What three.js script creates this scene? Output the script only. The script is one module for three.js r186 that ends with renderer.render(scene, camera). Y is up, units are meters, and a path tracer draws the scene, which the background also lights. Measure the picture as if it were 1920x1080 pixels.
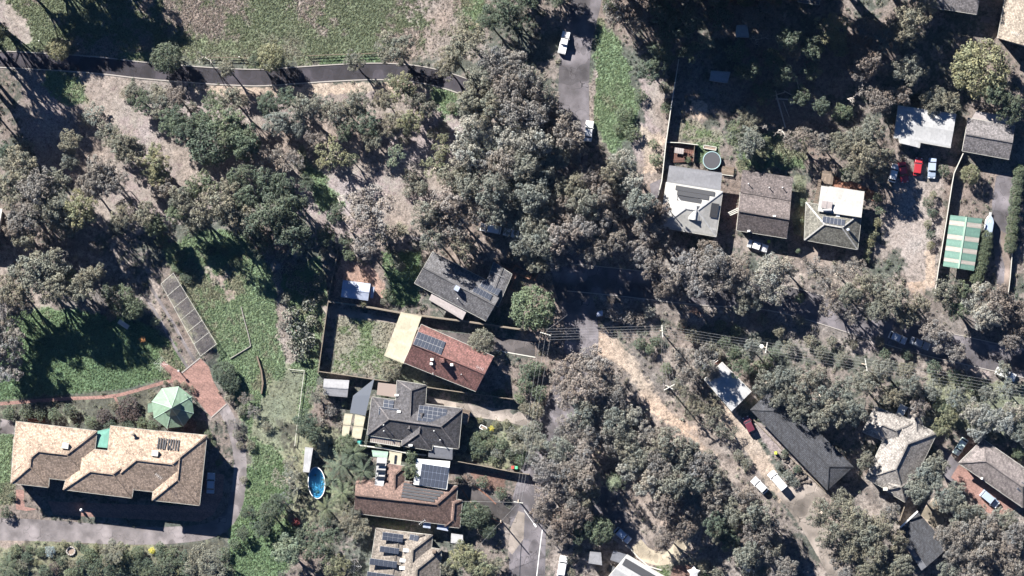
import * as THREE from 'three';
import { mergeGeometries } from 'three/addons/utils/BufferGeometryUtils.js';
import { RoundedBoxGeometry } from 'three/addons/geometries/RoundedBoxGeometry.js';

// ------------------------------------------------------------------ camera, sky, sun, exposure
const scene = new THREE.Scene();
const CAM_H = 900, PXM = 8;                       // survey aircraft height, photo pixels per metre on the ground
const camera = new THREE.PerspectiveCamera(2 * Math.atan(67.5 / CAM_H) * 180 / Math.PI, 16 / 9, 1, 3000);
camera.position.set(0, CAM_H, 0);
camera.up.set(0, 0, -1);
camera.lookAt(0, 0, 0);
const renderer = new THREE.WebGLRenderer({ antialias: true });
renderer.toneMapping = THREE.LinearToneMapping;
renderer.toneMappingExposure = 4;
renderer.shadowMap.enabled = true;
renderer.shadowMap.type = THREE.PCFSoftShadowMap;

{ // clear winter sky: deep blue overhead, paler at the horizon
  const W = 64, Hh = 32, d = new Float32Array(W * Hh * 4);
  for (let j = 0; j < Hh; j++) for (let i = 0; i < W; i++) {
    const up = Math.max(0, Math.sin(((j + 0.5) / Hh - 0.5) * Math.PI)), k = Math.pow(1 - up, 3), o = (j * W + i) * 4;
    d[o] = 0.0075 + 0.014 * k; d[o + 1] = 0.025 + 0.02 * k; d[o + 2] = 0.074 + 0.022 * k; d[o + 3] = 1;
  }
  const sky = new THREE.DataTexture(d, W, Hh, THREE.RGBAFormat, THREE.FloatType);
  sky.mapping = THREE.EquirectangularReflectionMapping; sky.magFilter = THREE.LinearFilter; sky.needsUpdate = true;
  scene.background = sky; scene.environment = sky;
}
scene.fog = new THREE.FogExp2(new THREE.Color().setRGB(0.3, 0.56, 1), 0.0000045);   // thin blue air between the aircraft and the ground
const SUN_EL = 30 * Math.PI / 180, SX = -0.64, SZ = -0.768;   // low afternoon sun in the north-west
const sun = new THREE.DirectionalLight(new THREE.Color().setRGB(1, 0.96, 0.9), 5);
sun.position.set(SX * Math.cos(SUN_EL) * 300, Math.sin(SUN_EL) * 300, SZ * Math.cos(SUN_EL) * 300);
sun.castShadow = true;
Object.assign(sun.shadow.camera, { left: -180, right: 180, top: 150, bottom: -150, near: 10, far: 700 });
sun.shadow.mapSize.set(4096, 4096);
scene.add(sun, sun.target);

// ------------------------------------------------------------------ helpers
let seedState = 12345;
function seed(n) { seedState = (n * 2654435761) >>> 0; }
function rnd() { seedState = (seedState + 0x6D2B79F5) | 0; let t = Math.imul(seedState ^ (seedState >>> 15), 1 | seedState); t = (t + Math.imul(t ^ (t >>> 7), 61 | t)) ^ t; return ((t ^ (t >>> 14)) >>> 0) / 4294967296; }
const rr = (a, b) => a + (b - a) * rnd();
const V = (x, y, z) => new THREE.Vector3(x, y, z);
const P = (px, py, h = 0) => { const s = (CAM_H - h) / CAM_H / PXM; return V((px - 960) * s, h, (py - 540) * s); };   // survey pixel at a known height -> place
const hash = (x, y) => { let n = Math.imul(x, 374761393) + Math.imul(y, 668265263); n = Math.imul(n ^ (n >>> 13), 1274126177); return ((n ^ (n >>> 16)) >>> 0) / 4294967296; };
function vnoise(x, y) { const i = Math.floor(x), j = Math.floor(y), fx = x - i, fy = y - j, u = fx * fx * (3 - 2 * fx), v = fy * fy * (3 - 2 * fy); return (hash(i, j) * (1 - u) + hash(i + 1, j) * u) * (1 - v) + (hash(i, j + 1) * (1 - u) + hash(i + 1, j + 1) * u) * v; }
const fbm = (x, y, n = 4) => { let s = 0, a = 0.5, t = 0; for (let k = 0; k < n; k++) { s += a * vnoise(x, y); t += a; a *= 0.5; x = x * 2.03 + 17.3; y = y * 2.03 + 9.1; } return s / t; };
const sstep = (a, b, x) => { const t = Math.min(1, Math.max(0, (x - a) / (b - a))); return t * t * (3 - 2 * t); };
const taken = {};
function numbered(n) { const k = taken[n] = (taken[n] ?? -1) + 1; return k ? n + '_' + String(k).padStart(3, '0') : n; }
function tag(o, label, category, group, kind) { o.userData = { label, category }; if (group) o.userData.group = group; if (kind) o.userData.kind = kind; return o; }
function shadows(m) { m.castShadow = true; m.receiveShadow = true; return m; }
function thing(name, label, category, at, group) { const g = new THREE.Group(); g.name = numbered(name); g.position.copy(at); tag(g, label, category, group); scene.add(g); return g; }
function part(g, name, geo, m, label) { // geo in world coordinates
  geo.translate(-g.position.x, -g.position.y, -g.position.z);
  const o = shadows(new THREE.Mesh(geo, m)); o.name = name; if (label) o.userData.label = label; g.add(o); return o;
}
function single(name, label, category, geo, m, group) { const o = shadows(new THREE.Mesh(geo, m)); o.name = numbered(name); tag(o, label, category, group); scene.add(o); return o; }
function structure(name, geo, m, label) { const o = shadows(new THREE.Mesh(geo, m)); o.name = numbered(name); o.userData = { kind: 'structure' }; if (label) o.userData.label = label; scene.add(o); return o; }
const UP = V(0, 1, 0);
function tri(list) { // [[a,b,c(,d)] ...] flat faces, uv: u along a->b, v across, in metres
  const pos = [], uv = [], nor = [];
  for (const f of list) {
    const [a, b, c] = f, e = b.clone().sub(a).normalize(), n = e.clone().cross(c.clone().sub(a)).normalize(), w = n.clone().cross(e);
    const put = (p) => { pos.push(p.x, p.y, p.z); nor.push(n.x, n.y, n.z); const q = p.clone().sub(a); uv.push(q.dot(e) + a.x * 0.37, q.dot(w)); };
    for (let k = 1; k + 1 < f.length; k++) { put(f[0]); put(f[k]); put(f[k + 1]); }
  }
  const g = new THREE.BufferGeometry();
  g.setAttribute('position', new THREE.Float32BufferAttribute(pos, 3)); g.setAttribute('normal', new THREE.Float32BufferAttribute(nor, 3)); g.setAttribute('uv', new THREE.Float32BufferAttribute(uv, 2));
  return g;
}
const merge = (l) => mergeGeometries(l.map((g) => { let q = g.index ? g.toNonIndexed() : g; for (const k of Object.keys(q.attributes)) if (!['position', 'normal', 'uv'].includes(k)) q.deleteAttribute(k); return q; }));
function slabGeo(top, th) { // polygon of Vector3 (tops), given thickness downward; closed solid
  const bot = top.map((p) => p.clone().setY(p.y - th)), n = top.length;
  const ccw = area2(top) > 0 ? [...top].reverse() : top, cb = area2(top) > 0 ? [...bot].reverse() : bot;
  const f = [];
  const flat = new THREE.Shape(ccw.map((p) => new THREE.Vector2(p.x, -p.z)));
  const idx = THREE.ShapeUtils.triangulateShape(flat.getPoints(), []);
  for (const [a, b, c] of idx) f.push(orient([ccw[a], ccw[b], ccw[c]], 1), orient([cb[a], cb[b], cb[c]], -1));
  for (let i = 0; i < n; i++) { const j = (i + 1) % n; f.push([cb[i], cb[j], ccw[j], ccw[i]]); }
  return tri(f);
}
function orient(t, s) { const n = t[1].clone().sub(t[0]).cross(t[2].clone().sub(t[0])); return n.y * s < 0 ? [t[0], t[2], t[1]] : t; }
function area2(p) { let s = 0; for (let i = 0; i < p.length; i++) { const a = p[i], b = p[(i + 1) % p.length]; s += a.x * b.z - b.x * a.z; } return s; }
function planarUV(g) { const p = g.attributes.position, u = new Float32Array(p.count * 2); for (let i = 0; i < p.count; i++) { u[2 * i] = p.getX(i); u[2 * i + 1] = -p.getZ(i); } g.setAttribute('uv', new THREE.BufferAttribute(u, 2)); return g; }
const KEEP_OFF = [];   // hard ground and roofs, where nothing grows
function sheet(pts, y) {
  KEEP_OFF.push(pts.map(([x, z]) => { const p = P(x, z); return [p.x, p.z]; })); // flat polygon on the ground, uv in metres
  const s = new THREE.Shape(pts.map(([x, z]) => { const p = P(x, z); return new THREE.Vector2(p.x, -p.z); }));
  const g = new THREE.ShapeGeometry(s); g.rotateX(-Math.PI / 2); g.translate(0, y, 0); return planarUV(g);
}
const smooth = (pts, n) => { const c = new THREE.CatmullRomCurve3(pts.map(([x, y]) => P(x, y)), false, 'centripetal'); return c.getSpacedPoints(n); };
function ribbon(pts, w, y, n = 60, off = 0, lift = 0) { // strip along a curve; lift > 0 gives it a raised body (kerb)
  const c = smooth(pts, n), L = [], R = [];
  for (let i = 0; i <= n; i++) {
    const t = c[Math.min(n, i + 1)].clone().sub(c[Math.max(0, i - 1)]).normalize(), s = V(-t.z, 0, t.x), ww = Array.isArray(w) ? w[0] + (w[1] - w[0]) * i / n : w;
    L.push(c[i].clone().addScaledVector(s, off - ww / 2).setY(y + lift)); R.push(c[i].clone().addScaledVector(s, off + ww / 2).setY(y + lift));
  }
  KEEP_OFF.push([...L, ...[...R].reverse()].map((p) => [p.x, p.z]));
  const f = [];
  for (let i = 0; i < n; i++) {
    f.push(orient([L[i], R[i], R[i + 1]], 1), orient([L[i], R[i + 1], L[i + 1]], 1));
    if (lift) for (const q of [L, R]) f.push([q[i], q[i + 1], q[i + 1].clone().setY(y - 0.05), q[i].clone().setY(y - 0.05)]);
  }
  return planarUV(tri(f));
}
function boxBetween(a, b, w, h, lift = 0) { // bar from a to b, w wide, h high, its underside at a.y + lift
  const d = b.clone().sub(a), L = d.length(), g = new THREE.BoxGeometry(L, h, w); g.translate(0, h / 2 + lift, 0);
  const m = new THREE.Matrix4(), x = d.normalize(), z = x.clone().cross(UP).normalize(), y = z.clone().cross(x); m.makeBasis(x, y, z); g.applyMatrix4(m);
  return g.translate((a.x + b.x) / 2, (a.y + b.y) / 2, (a.z + b.z) / 2);
}
function rod(a, b, r0, r1 = r0, n = 6) { const d = b.clone().sub(a), g = new THREE.CylinderGeometry(r1, r0, d.length(), n); g.translate(0, d.length() / 2, 0); g.applyQuaternion(new THREE.Quaternion().setFromUnitVectors(UP, d.normalize())); return g.translate(a.x, a.y, a.z); }
function box(p, sx, sy, sz, turn = 0) { const g = new THREE.BoxGeometry(sx, sy, sz); g.translate(0, sy / 2, 0); g.rotateY(turn); return g.translate(p.x, p.y, p.z); }

// ------------------------------------------------------------------ textures and materials
function tex(w, h, f, rep = [1, 1], srgb = true) {
  const d = new Uint8Array(w * h * 4);
  for (let y = 0; y < h; y++) for (let x = 0; x < w; x++) { const c = f(x, y), o = (y * w + x) * 4; for (let k = 0; k < 3; k++) d[o + k] = Math.max(0, Math.min(255, Math.round(255 * (Array.isArray(c) ? c[k] : c)))); d[o + 3] = 255; }
  const t = new THREE.DataTexture(d, w, h); t.wrapS = t.wrapT = THREE.RepeatWrapping; t.magFilter = THREE.LinearFilter; t.minFilter = THREE.LinearMipmapLinearFilter; t.generateMipmaps = true; t.repeat.set(...rep);
  if (srgb) t.colorSpace = THREE.SRGBColorSpace; t.needsUpdate = true; return t;
}
const wrapN = (x, y, f, w, oct = 3) => { // tileable fbm over w pixels
  let s = 0, a = 0.5, t = 0; let q = f;
  for (let k = 0; k < oct; k++) { const X = x / w * q, Y = y / w * q, i = Math.floor(X), j = Math.floor(Y), fx = X - i, fy = Y - j, u = fx * fx * (3 - 2 * fx), v = fy * fy * (3 - 2 * fy), h = (I, J) => hash(((I % q) + q) % q + 91 * k, ((J % q) + q) % q); s += a * ((h(i, j) * (1 - u) + h(i + 1, j) * u) * (1 - v) + (h(i, j + 1) * (1 - u) + h(i + 1, j + 1) * u) * v); t += a; a *= 0.55; q *= 2; }
  return s / t;
};
const grey = (v) => [v, v, v];
// concrete or clay roof tiles: courses 0.36 m deep, tiles 0.3 m wide, each a slightly different tone
const tileMap = tex(512, 512, (x, y) => { const r = Math.floor(y / 32), cx = x + (r % 2) * 13, c = Math.floor(cx / 26), e = (y % 32) / 32, j = (cx % 26) / 26; let v = 0.74 + 0.22 * (hash(c % 20, r) - 0.5) + 0.3 * (wrapN(x, y, 4, 512, 4) - 0.5); if (e < 0.14) v *= 0.5; if (wrapN(x + 90, y, 9, 512, 3) > 0.68) v *= 0.8; if (j < 0.1) v *= 0.8; return grey(v); }, [1 / 5.76, 1 / 5.76]);
const tileBump = tex(512, 512, (x, y) => { const r = Math.floor(y / 32), cx = x + (r % 2) * 13, e = (y % 32) / 32, j = (cx % 26) / 26; return grey((1 - e) * 0.6 + 0.4 * Math.sin(j * Math.PI)); }, [1 / 5.76, 1 / 5.76], false);
const ironMap = tex(256, 256, (x, y) => { const s = 0.5 + 0.5 * Math.cos(x / 256 * Math.PI * 2 * 16); const sh = (x % 128) < 2 ? 0.9 : 1; return grey((0.84 + 0.05 * s + 0.2 * (wrapN(x, y, 5, 256) - 0.5)) * sh); }, [1 / 3.6, 1 / 3.6]);
const ironBump = tex(256, 64, (x) => grey(0.5 + 0.5 * Math.cos(x / 256 * Math.PI * 2 * 16)), [1 / 3.6, 1 / 3.6], false);
const roughMap = tex(1024, 1024, (x, y) => { const a = wrapN(x, y, 5, 1024, 4), b = wrapN(x + 300, y + 70, 7, 1024, 3); let v = 0.74 + 0.62 * (a - 0.5) + 0.2 * (hash(x, y) - 0.5); if (Math.abs(b - 0.5) < 0.007) v *= 0.6; if (wrapN(x + 17, y + 400, 3, 1024, 2) > 0.64) v *= 0.86; return grey(v); }, [1 / 17, 1 / 17]);
const roughBump = tex(256, 256, (x, y) => grey(0.5 + 0.5 * (hash(x, y) - 0.5) + 0.6 * (wrapN(x, y, 24, 256) - 0.5)), [1 / 2.5, 1 / 2.5], false);
const pavedMap = tex(256, 256, (x, y) => { const r = Math.floor(y / 8), c = Math.floor((x + (r % 2) * 8) / 16), g = (y % 8) < 1 || ((x + (r % 2) * 8) % 16) < 1; return grey((g ? 0.6 : 0.78) + 0.24 * (hash(c % 16, r) - 0.5) + 0.26 * (wrapN(x, y, 4, 256) - 0.5)); }, [1 / 3.8, 1 / 3.8]);
const woodMap = tex(256, 256, (x, y) => { const b = Math.floor(y / 16); return grey(((y % 16) < 1 ? 0.35 : 0.72) + 0.25 * (hash(b, 5) - 0.5) + 0.2 * (wrapN(x, y * 6, 6, 256) - 0.5)); }, [1 / 2.2, 1 / 2.2]);
const M = {};
function mat(key, r, g, b, o = {}) { const m = new THREE.MeshStandardMaterial({ roughness: 0.85, ...o }); m.color.setRGB(r, g, b); return M[key] = m; }
const tiles = (key, r, g, b) => mat(key, r, g, b, { map: tileMap, bumpMap: tileBump, bumpScale: 0.018, roughness: 0.9 });
const iron = (key, r, g, b, rough = 0.55) => mat(key, r, g, b, { map: ironMap, bumpMap: ironBump, bumpScale: 0.02, roughness: rough });
const earth = (key, r, g, b) => mat(key, r, g, b, { map: roughMap, bumpMap: roughBump, bumpScale: 0.02, roughness: 0.96 });
tiles('tBeige', 0.57, 0.43, 0.33); tiles('tGrey', 0.2, 0.195, 0.205); tiles('tRed', 0.29, 0.14, 0.125); tiles('tDark', 0.12, 0.115, 0.125); tiles('tBrown', 0.27, 0.175, 0.145); tiles('tStone', 0.36, 0.31, 0.265);
tiles('tTaupe', 0.21, 0.175, 0.17); tiles('tMoss', 0.25, 0.24, 0.205); tiles('tChar', 0.085, 0.088, 0.102); tiles('tPale', 0.45, 0.38, 0.31); tiles('tDove', 0.26, 0.24, 0.245); tiles('tMauve', 0.3, 0.26, 0.252); tiles('tSand', 0.43, 0.395, 0.365);
iron('iGrey', 0.27, 0.27, 0.285); iron('iWhite', 0.4, 0.4, 0.405); iron('iCream', 0.46, 0.42, 0.31); iron('iLight', 0.4, 0.39, 0.37); iron('iBlue', 0.36, 0.4, 0.5); iron('iGreen', 0.165, 0.25, 0.18); iron('iTeal', 0.12, 0.3, 0.24); iron('iPink', 0.34, 0.3, 0.29); iron('iMint', 0.33, 0.46, 0.37); iron('iDark', 0.14, 0.145, 0.165);
earth('asphalt', 0.076, 0.067, 0.084); earth('asphaltPale', 0.195, 0.178, 0.195); earth('gravel', 0.28, 0.25, 0.255); earth('concrete', 0.36, 0.31, 0.275); earth('concreteCream', 0.5, 0.43, 0.33); earth('driveBrown', 0.125, 0.11, 0.11); earth('pinkGravel', 0.3, 0.24, 0.21);
mat('brickPave', 0.34, 0.195, 0.165, { map: pavedMap }); mat('brick', 0.36, 0.19, 0.14, { map: pavedMap }); mat('deck', 0.22, 0.1, 0.075, { map: woodMap }); mat('terracotta', 0.3, 0.14, 0.09, { map: pavedMap });
mat('kerb', 0.25, 0.23, 0.215); mat('wall', 0.5, 0.45, 0.38); mat('wallBrick', 0.34, 0.2, 0.15, { map: pavedMap }); mat('white', 0.62, 0.62, 0.6); mat('offwhite', 0.42, 0.41, 0.37); mat('capping', 0.42, 0.35, 0.27, { map: woodMap }); mat('paling', 0.24, 0.18, 0.14, { map: woodMap }); mat('post', 0.2, 0.15, 0.12); mat('timber', 0.33, 0.25, 0.19, { map: woodMap });
mat('solar', 0.04, 0.046, 0.062, { roughness: 0.35 }); mat('frame', 0.34, 0.34, 0.35, { roughness: 0.5 }); mat('heater', 0.03, 0.031, 0.036, { roughness: 0.8 }); mat('glassDark', 0.015, 0.018, 0.024, { roughness: 0.12 }); mat('steel', 0.5, 0.5, 0.5, { metalness: 0.5, roughness: 0.5 }); mat('tyre', 0.02, 0.02, 0.02); mat('pole', 0.3, 0.25, 0.2); mat('wire', 0.2, 0.2, 0.2, { roughness: 0.4 }); mat('bark', 0.2, 0.16, 0.13); mat('barkPale', 0.3, 0.26, 0.22); mat('deadwood', 0.36, 0.33, 0.3);
mat('mesh', 0.07, 0.08, 0.1, { roughness: 0.6 }); mat('poly', 0.2, 0.16, 0.14, { roughness: 0.4 }); mat('lime', 0.36, 0.42, 0.05); mat('blackPlastic', 0.02, 0.02, 0.022); mat('redPlastic', 0.45, 0.05, 0.04); mat('greenPlastic', 0.08, 0.4, 0.2); mat('teal', 0.05, 0.28, 0.26); mat('lampGlass', 0.8, 0.8, 0.75, { roughness: 0.2 }); mat('rust', 0.4, 0.17, 0.07);
// ------------------------------------------------------------------ the ground: one sheet with grass, earth and litter where the photo shows them
const GX = 132, GZ = 74.25, TW = 2048, TH = 1152;
const SOIL = { grass: [0.115, 0.135, 0.083], lush: [0.128, 0.176, 0.1], lawn: [0.092, 0.14, 0.072], straw: [0.158, 0.15, 0.117], yellowgrass: [0.105, 0.138, 0.068], dry: [0.18, 0.155, 0.14], tan: [0.236, 0.19, 0.182], orange: [0.28, 0.224, 0.182], litter: [0.13, 0.11, 0.1], mulch: [0.12, 0.075, 0.062], yard: [0.22, 0.155, 0.13], gravel: [0.23, 0.2, 0.185], bed: [0.07, 0.068, 0.052], forest: [0.075, 0.08, 0.066], weeds: [0.13, 0.137, 0.094] };
const MIXES = { grass: ['dry', 0.62, 9], lush: ['weeds', 0.66, 6], lawn: ['weeds', 0.72, 7], tan: ['dry', 0.52, 6], litter: ['dry', 0.6, 5], forest: ['litter', 0.55, 5], yellowgrass: ['straw', 0.52, 3], straw: ['grass', 0.56, 4], gravel: ['litter', 0.66, 4], bed: ['weeds', 0.6, 2.5] };
const ZONES = [ // [soil, feather px, wobble px, outline px]
  ['forest', 30, 20, [[-80, -60], [2000, -60], [2000, 1150], [-80, 1150]]],
  ['grass', 18, 16, [[200, -40], [910, -40], [905, 45], [860, 95], [780, 112], [640, 116], [480, 122], [280, 112], [40, 100], [-60, 95], [-60, -40]]],
  ['dry', 40, 46, [[780, -40], [866, -40], [870, 60], [850, 110], [770, 108], [800, 60]]], ['straw', 40, 40, [[490, 70], [560, 65], [580, 118], [480, 120]]], ['straw', 36, 40, [[330, 85], [480, 92], [480, 118], [300, 112]]],
  ['tan', 8, 10, [[-20, 0], [10, 0], [60, 70], [40, 85], [-20, 30]]], ['lush', 6, 8, [[862, -20], [905, -20], [908, 40], [875, 60], [866, 20]]], ['lush', 5, 6, [[235, 100], [275, 98], [330, 118], [240, 114]]], ['lush', 4, 5, [[600, 108], [715, 104], [716, 120], [600, 121]]],
  ['tan', 16, 20, [[30, 118], [200, 142], [420, 160], [860, 160], [870, 330], [780, 460], [660, 470], [600, 440], [480, 360], [340, 420], [200, 420], [60, 300], [30, 220]]],
  ['lush', 10, 12, [[85, 130], [140, 136], [165, 190], [120, 200], [80, 160]]], ['lush', 12, 14, [[800, 160], [850, 165], [860, 210], [830, 220]]], ['lush', 12, 14, [[560, 270], [600, 330], [640, 380], [600, 400], [570, 340]]],
  ['orange', 6, 8, [[355, 160], [480, 162], [620, 158], [760, 150], [770, 168], [620, 178], [480, 184], [360, 172]]], ['dry', 10, 12, [[250, 150], [350, 160], [350, 200], [260, 190]]],
  ['litter', 16, 20, [[-40, 470], [160, 430], [270, 520], [290, 570], [200, 600], [60, 590], [-40, 620]]],
  ['lush', 8, 12, [[300, 470], [360, 430], [460, 440], [520, 520], [600, 480], [614, 560], [596, 700], [575, 800], [556, 900], [470, 880], [460, 800], [420, 700], [400, 640], [330, 520]]], ['litter', 8, 12, [[380, 500], [420, 520], [438, 560], [430, 566], [400, 530]]], ['dry', 6, 12, [[510, 500], [525, 500], [545, 600], [560, 680], [540, 680], [515, 590]]],
  ['bed', 4, 3, [[302, 532], [325, 512], [406, 645], [376, 668]]],
  ['weeds', 8, 12, [[540, 690], [572, 694], [560, 800], [520, 840], [470, 820], [490, 740]]],
  ['lawn', 8, 10, [[-40, 585], [120, 580], [260, 600], [330, 640], [345, 690], [312, 712], [210, 738], [-40, 756]]], ['lawn', 6, 8, [[140, 755], [215, 748], [240, 790], [140, 792]]],
  ['lush', 8, 10, [[-40, 815], [26, 815], [20, 900], [30, 940], [-40, 960]]], ['lawn', 8, 14, [[455, 880], [530, 860], [570, 1000], [520, 1090], [420, 1090], [440, 960]]],
  ['bed', 8, 8, [[-40, 1010], [330, 1022], [420, 1010], [440, 1090], [-40, 1090]]], ['tan', 5, 8, [[-20, 1005], [60, 1008], [40, 1025], [-20, 1025]]], ['bed', 6, 6, [[0, 752], [290, 725], [300, 800], [30, 792], [0, 790]]],
  ['yellowgrass', 4, 6, [[628, 592], [680, 596], [740, 608], [722, 668], [756, 682], [730, 705], [622, 700]]], ['concreteish', 1, 0, []],
  ['yard', 5, 6, [[640, 485], [700, 505], [728, 545], [712, 575], [618, 565], [628, 520]]], ['lawn', 5, 8, [[712, 470], [790, 470], [780, 575], [735, 570]]], ['weeds', 6, 8, [[750, 685], [890, 735], [960, 745], [800, 725], [700, 712]]],
  ['bed', 8, 8, [[870, 785], [1000, 800], [1000, 890], [850, 865]]], ['lush', 6, 8, [[960, 840], [990, 840], [1000, 885], [970, 884]]], ['mulch', 6, 8, [[875, 878], [955, 892], [945, 930], [905, 915]]], ['bed', 8, 10, [[520, 790], [640, 800], [700, 960], [560, 990]]],
  ['lush', 8, 12, [[1122, 40], [1150, 60], [1180, 120], [1200, 200], [1180, 260], [1150, 290], [1115, 240], [1102, 200], [1108, 130]]], ['dry', 4, 8, [[1110, 130], [1120, 110], [1118, 190], [1110, 240], [1100, 200]]],
  ['tan', 10, 14, [[1195, 150], [1240, 110], [1250, 170], [1246, 270], [1246, 340], [1200, 340], [1180, 280], [1205, 220]]], ['orange', 8, 10, [[1200, 235], [1240, 250], [1240, 320], [1205, 325]]],
  ['yellowgrass', 6, 8, [[1275, 215], [1310, 230], [1355, 255], [1345, 280], [1268, 262]]], ['orange', 8, 8, [[1290, 185], [1320, 190], [1330, 225], [1300, 220]]], ['lush', 6, 8, [[1300, 270], [1345, 270], [1350, 315], [1305, 305]]], ['lush', 8, 12, [[1370, 250], [1515, 245], [1510, 320], [1390, 318]]], ['weeds', 4, 6, [[1488, 320], [1512, 330], [1508, 440], [1488, 440]]], ['lush', 6, 6, [[1575, 320], [1610, 310], [1612, 345], [1578, 345]]],
  ['gravel', 10, 14, [[1680, 330], [1770, 335], [1762, 550], [1700, 552], [1690, 470], [1650, 460], [1652, 400]]], ['orange', 5, 8, [[1735, 470], [1756, 470], [1752, 540], [1735, 540]]], ['tan', 5, 6, [[1645, 455], [1672, 462], [1660, 478], [1640, 474]]], ['orange', 4, 5, [[1700, 530], [1738, 525], [1735, 570], [1710, 565]]],
  ['litter', 14, 18, [[1060, 450], [1260, 470], [1500, 520], [1560, 480], [1700, 540], [1920, 560], [1960, 700], [1920, 760], [1600, 660], [1400, 620], [1100, 600]]],
  ['tan', 10, 14, [[1500, 470], [1540, 465], [1560, 500], [1520, 520]]], ['mulch', 6, 8, [[1300, 575], [1320, 590], [1300, 640], [1270, 620]]], ['tan', 8, 12, [[1285, 590], [1330, 600], [1310, 625], [1275, 615]]], ['tan', 6, 10, [[1590, 640], [1640, 640], [1650, 660], [1600, 665]]], ['tan', 6, 10, [[1790, 655], [1850, 690], [1870, 720], [1830, 710], [1770, 680]]],
  ['litter', 14, 18, [[1050, 640], [1300, 660], [1350, 760], [1560, 1090], [1030, 1090], [1000, 900], [1040, 760]]],
  ['orange', 9, 8, [[1106, 634], [1130, 620], [1160, 640], [1192, 672], [1207, 705], [1234, 742], [1253, 770], [1285, 793], [1325, 824], [1350, 850], [1338, 856], [1298, 828], [1262, 803], [1236, 784], [1212, 752], [1190, 716], [1162, 686], [1106, 658]]], ['tan', 8, 10, [[1150, 825], [1165, 850], [1190, 900], [1210, 940], [1196, 945], [1170, 900], [1140, 850]]], ['tan', 8, 10, [[1290, 810], [1340, 815], [1360, 850], [1330, 850]]],
  ['orange', 6, 7, [[1352, 745], [1380, 770], [1408, 800], [1436, 850], [1456, 890], [1478, 930], [1460, 945], [1432, 905], [1400, 855], [1372, 815], [1340, 780]]], ['tan', 8, 10, [[1385, 840], [1410, 860], [1430, 900], [1405, 890]]],
  ['tan', 5, 5, [[1412, 785], [1440, 800], [1500, 860], [1552, 920], [1530, 928], [1470, 880], [1420, 820]]],
  ['litter', 12, 16, [[1480, 900], [1700, 900], [1960, 930], [1960, 1100], [1560, 1100]]], ['orange', 4, 5, [[1724, 962], [1752, 934], [1778, 965], [1772, 985], [1749, 988]]], ['tan', 8, 10, [[1550, 1010], [1590, 1015], [1600, 1050], [1560, 1045]]],
  ['yellowgrass', 5, 6, [[1228, 1060], [1300, 1045], [1340, 1090], [1230, 1090]]], ['mulch', 5, 6, [[1262, 1065], [1300, 1060], [1290, 1090], [1255, 1090]]], ['tan', 6, 8, [[1036, 1030], [1075, 1040], [1090, 1090], [1036, 1090]]], ['tan', 5, 6, [[972, 890], [990, 892], [985, 940], [974, 935]]], ['tan', 4, 6, [[930, 975], [955, 980], [952, 1010], [938, 995]]], ['litter', 10, 12, [[760, 440], [900, 445], [960, 490], [900, 480], [800, 470]]], ['tan', 5, 8, [[885, 455], [925, 460], [948, 488], [915, 480]]], ['yellowgrass', 5, 6, [[748, 418], [765, 425], [770, 445], [745, 440]]],
  ['weeds', 8, 10, [[1740, 700], [1920, 720], [1930, 820], [1760, 800]]],
];
const grassMap = new Float32Array(TW * TH), woodMapW = new Float32Array(TW * TH);
let groundCol;
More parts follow.
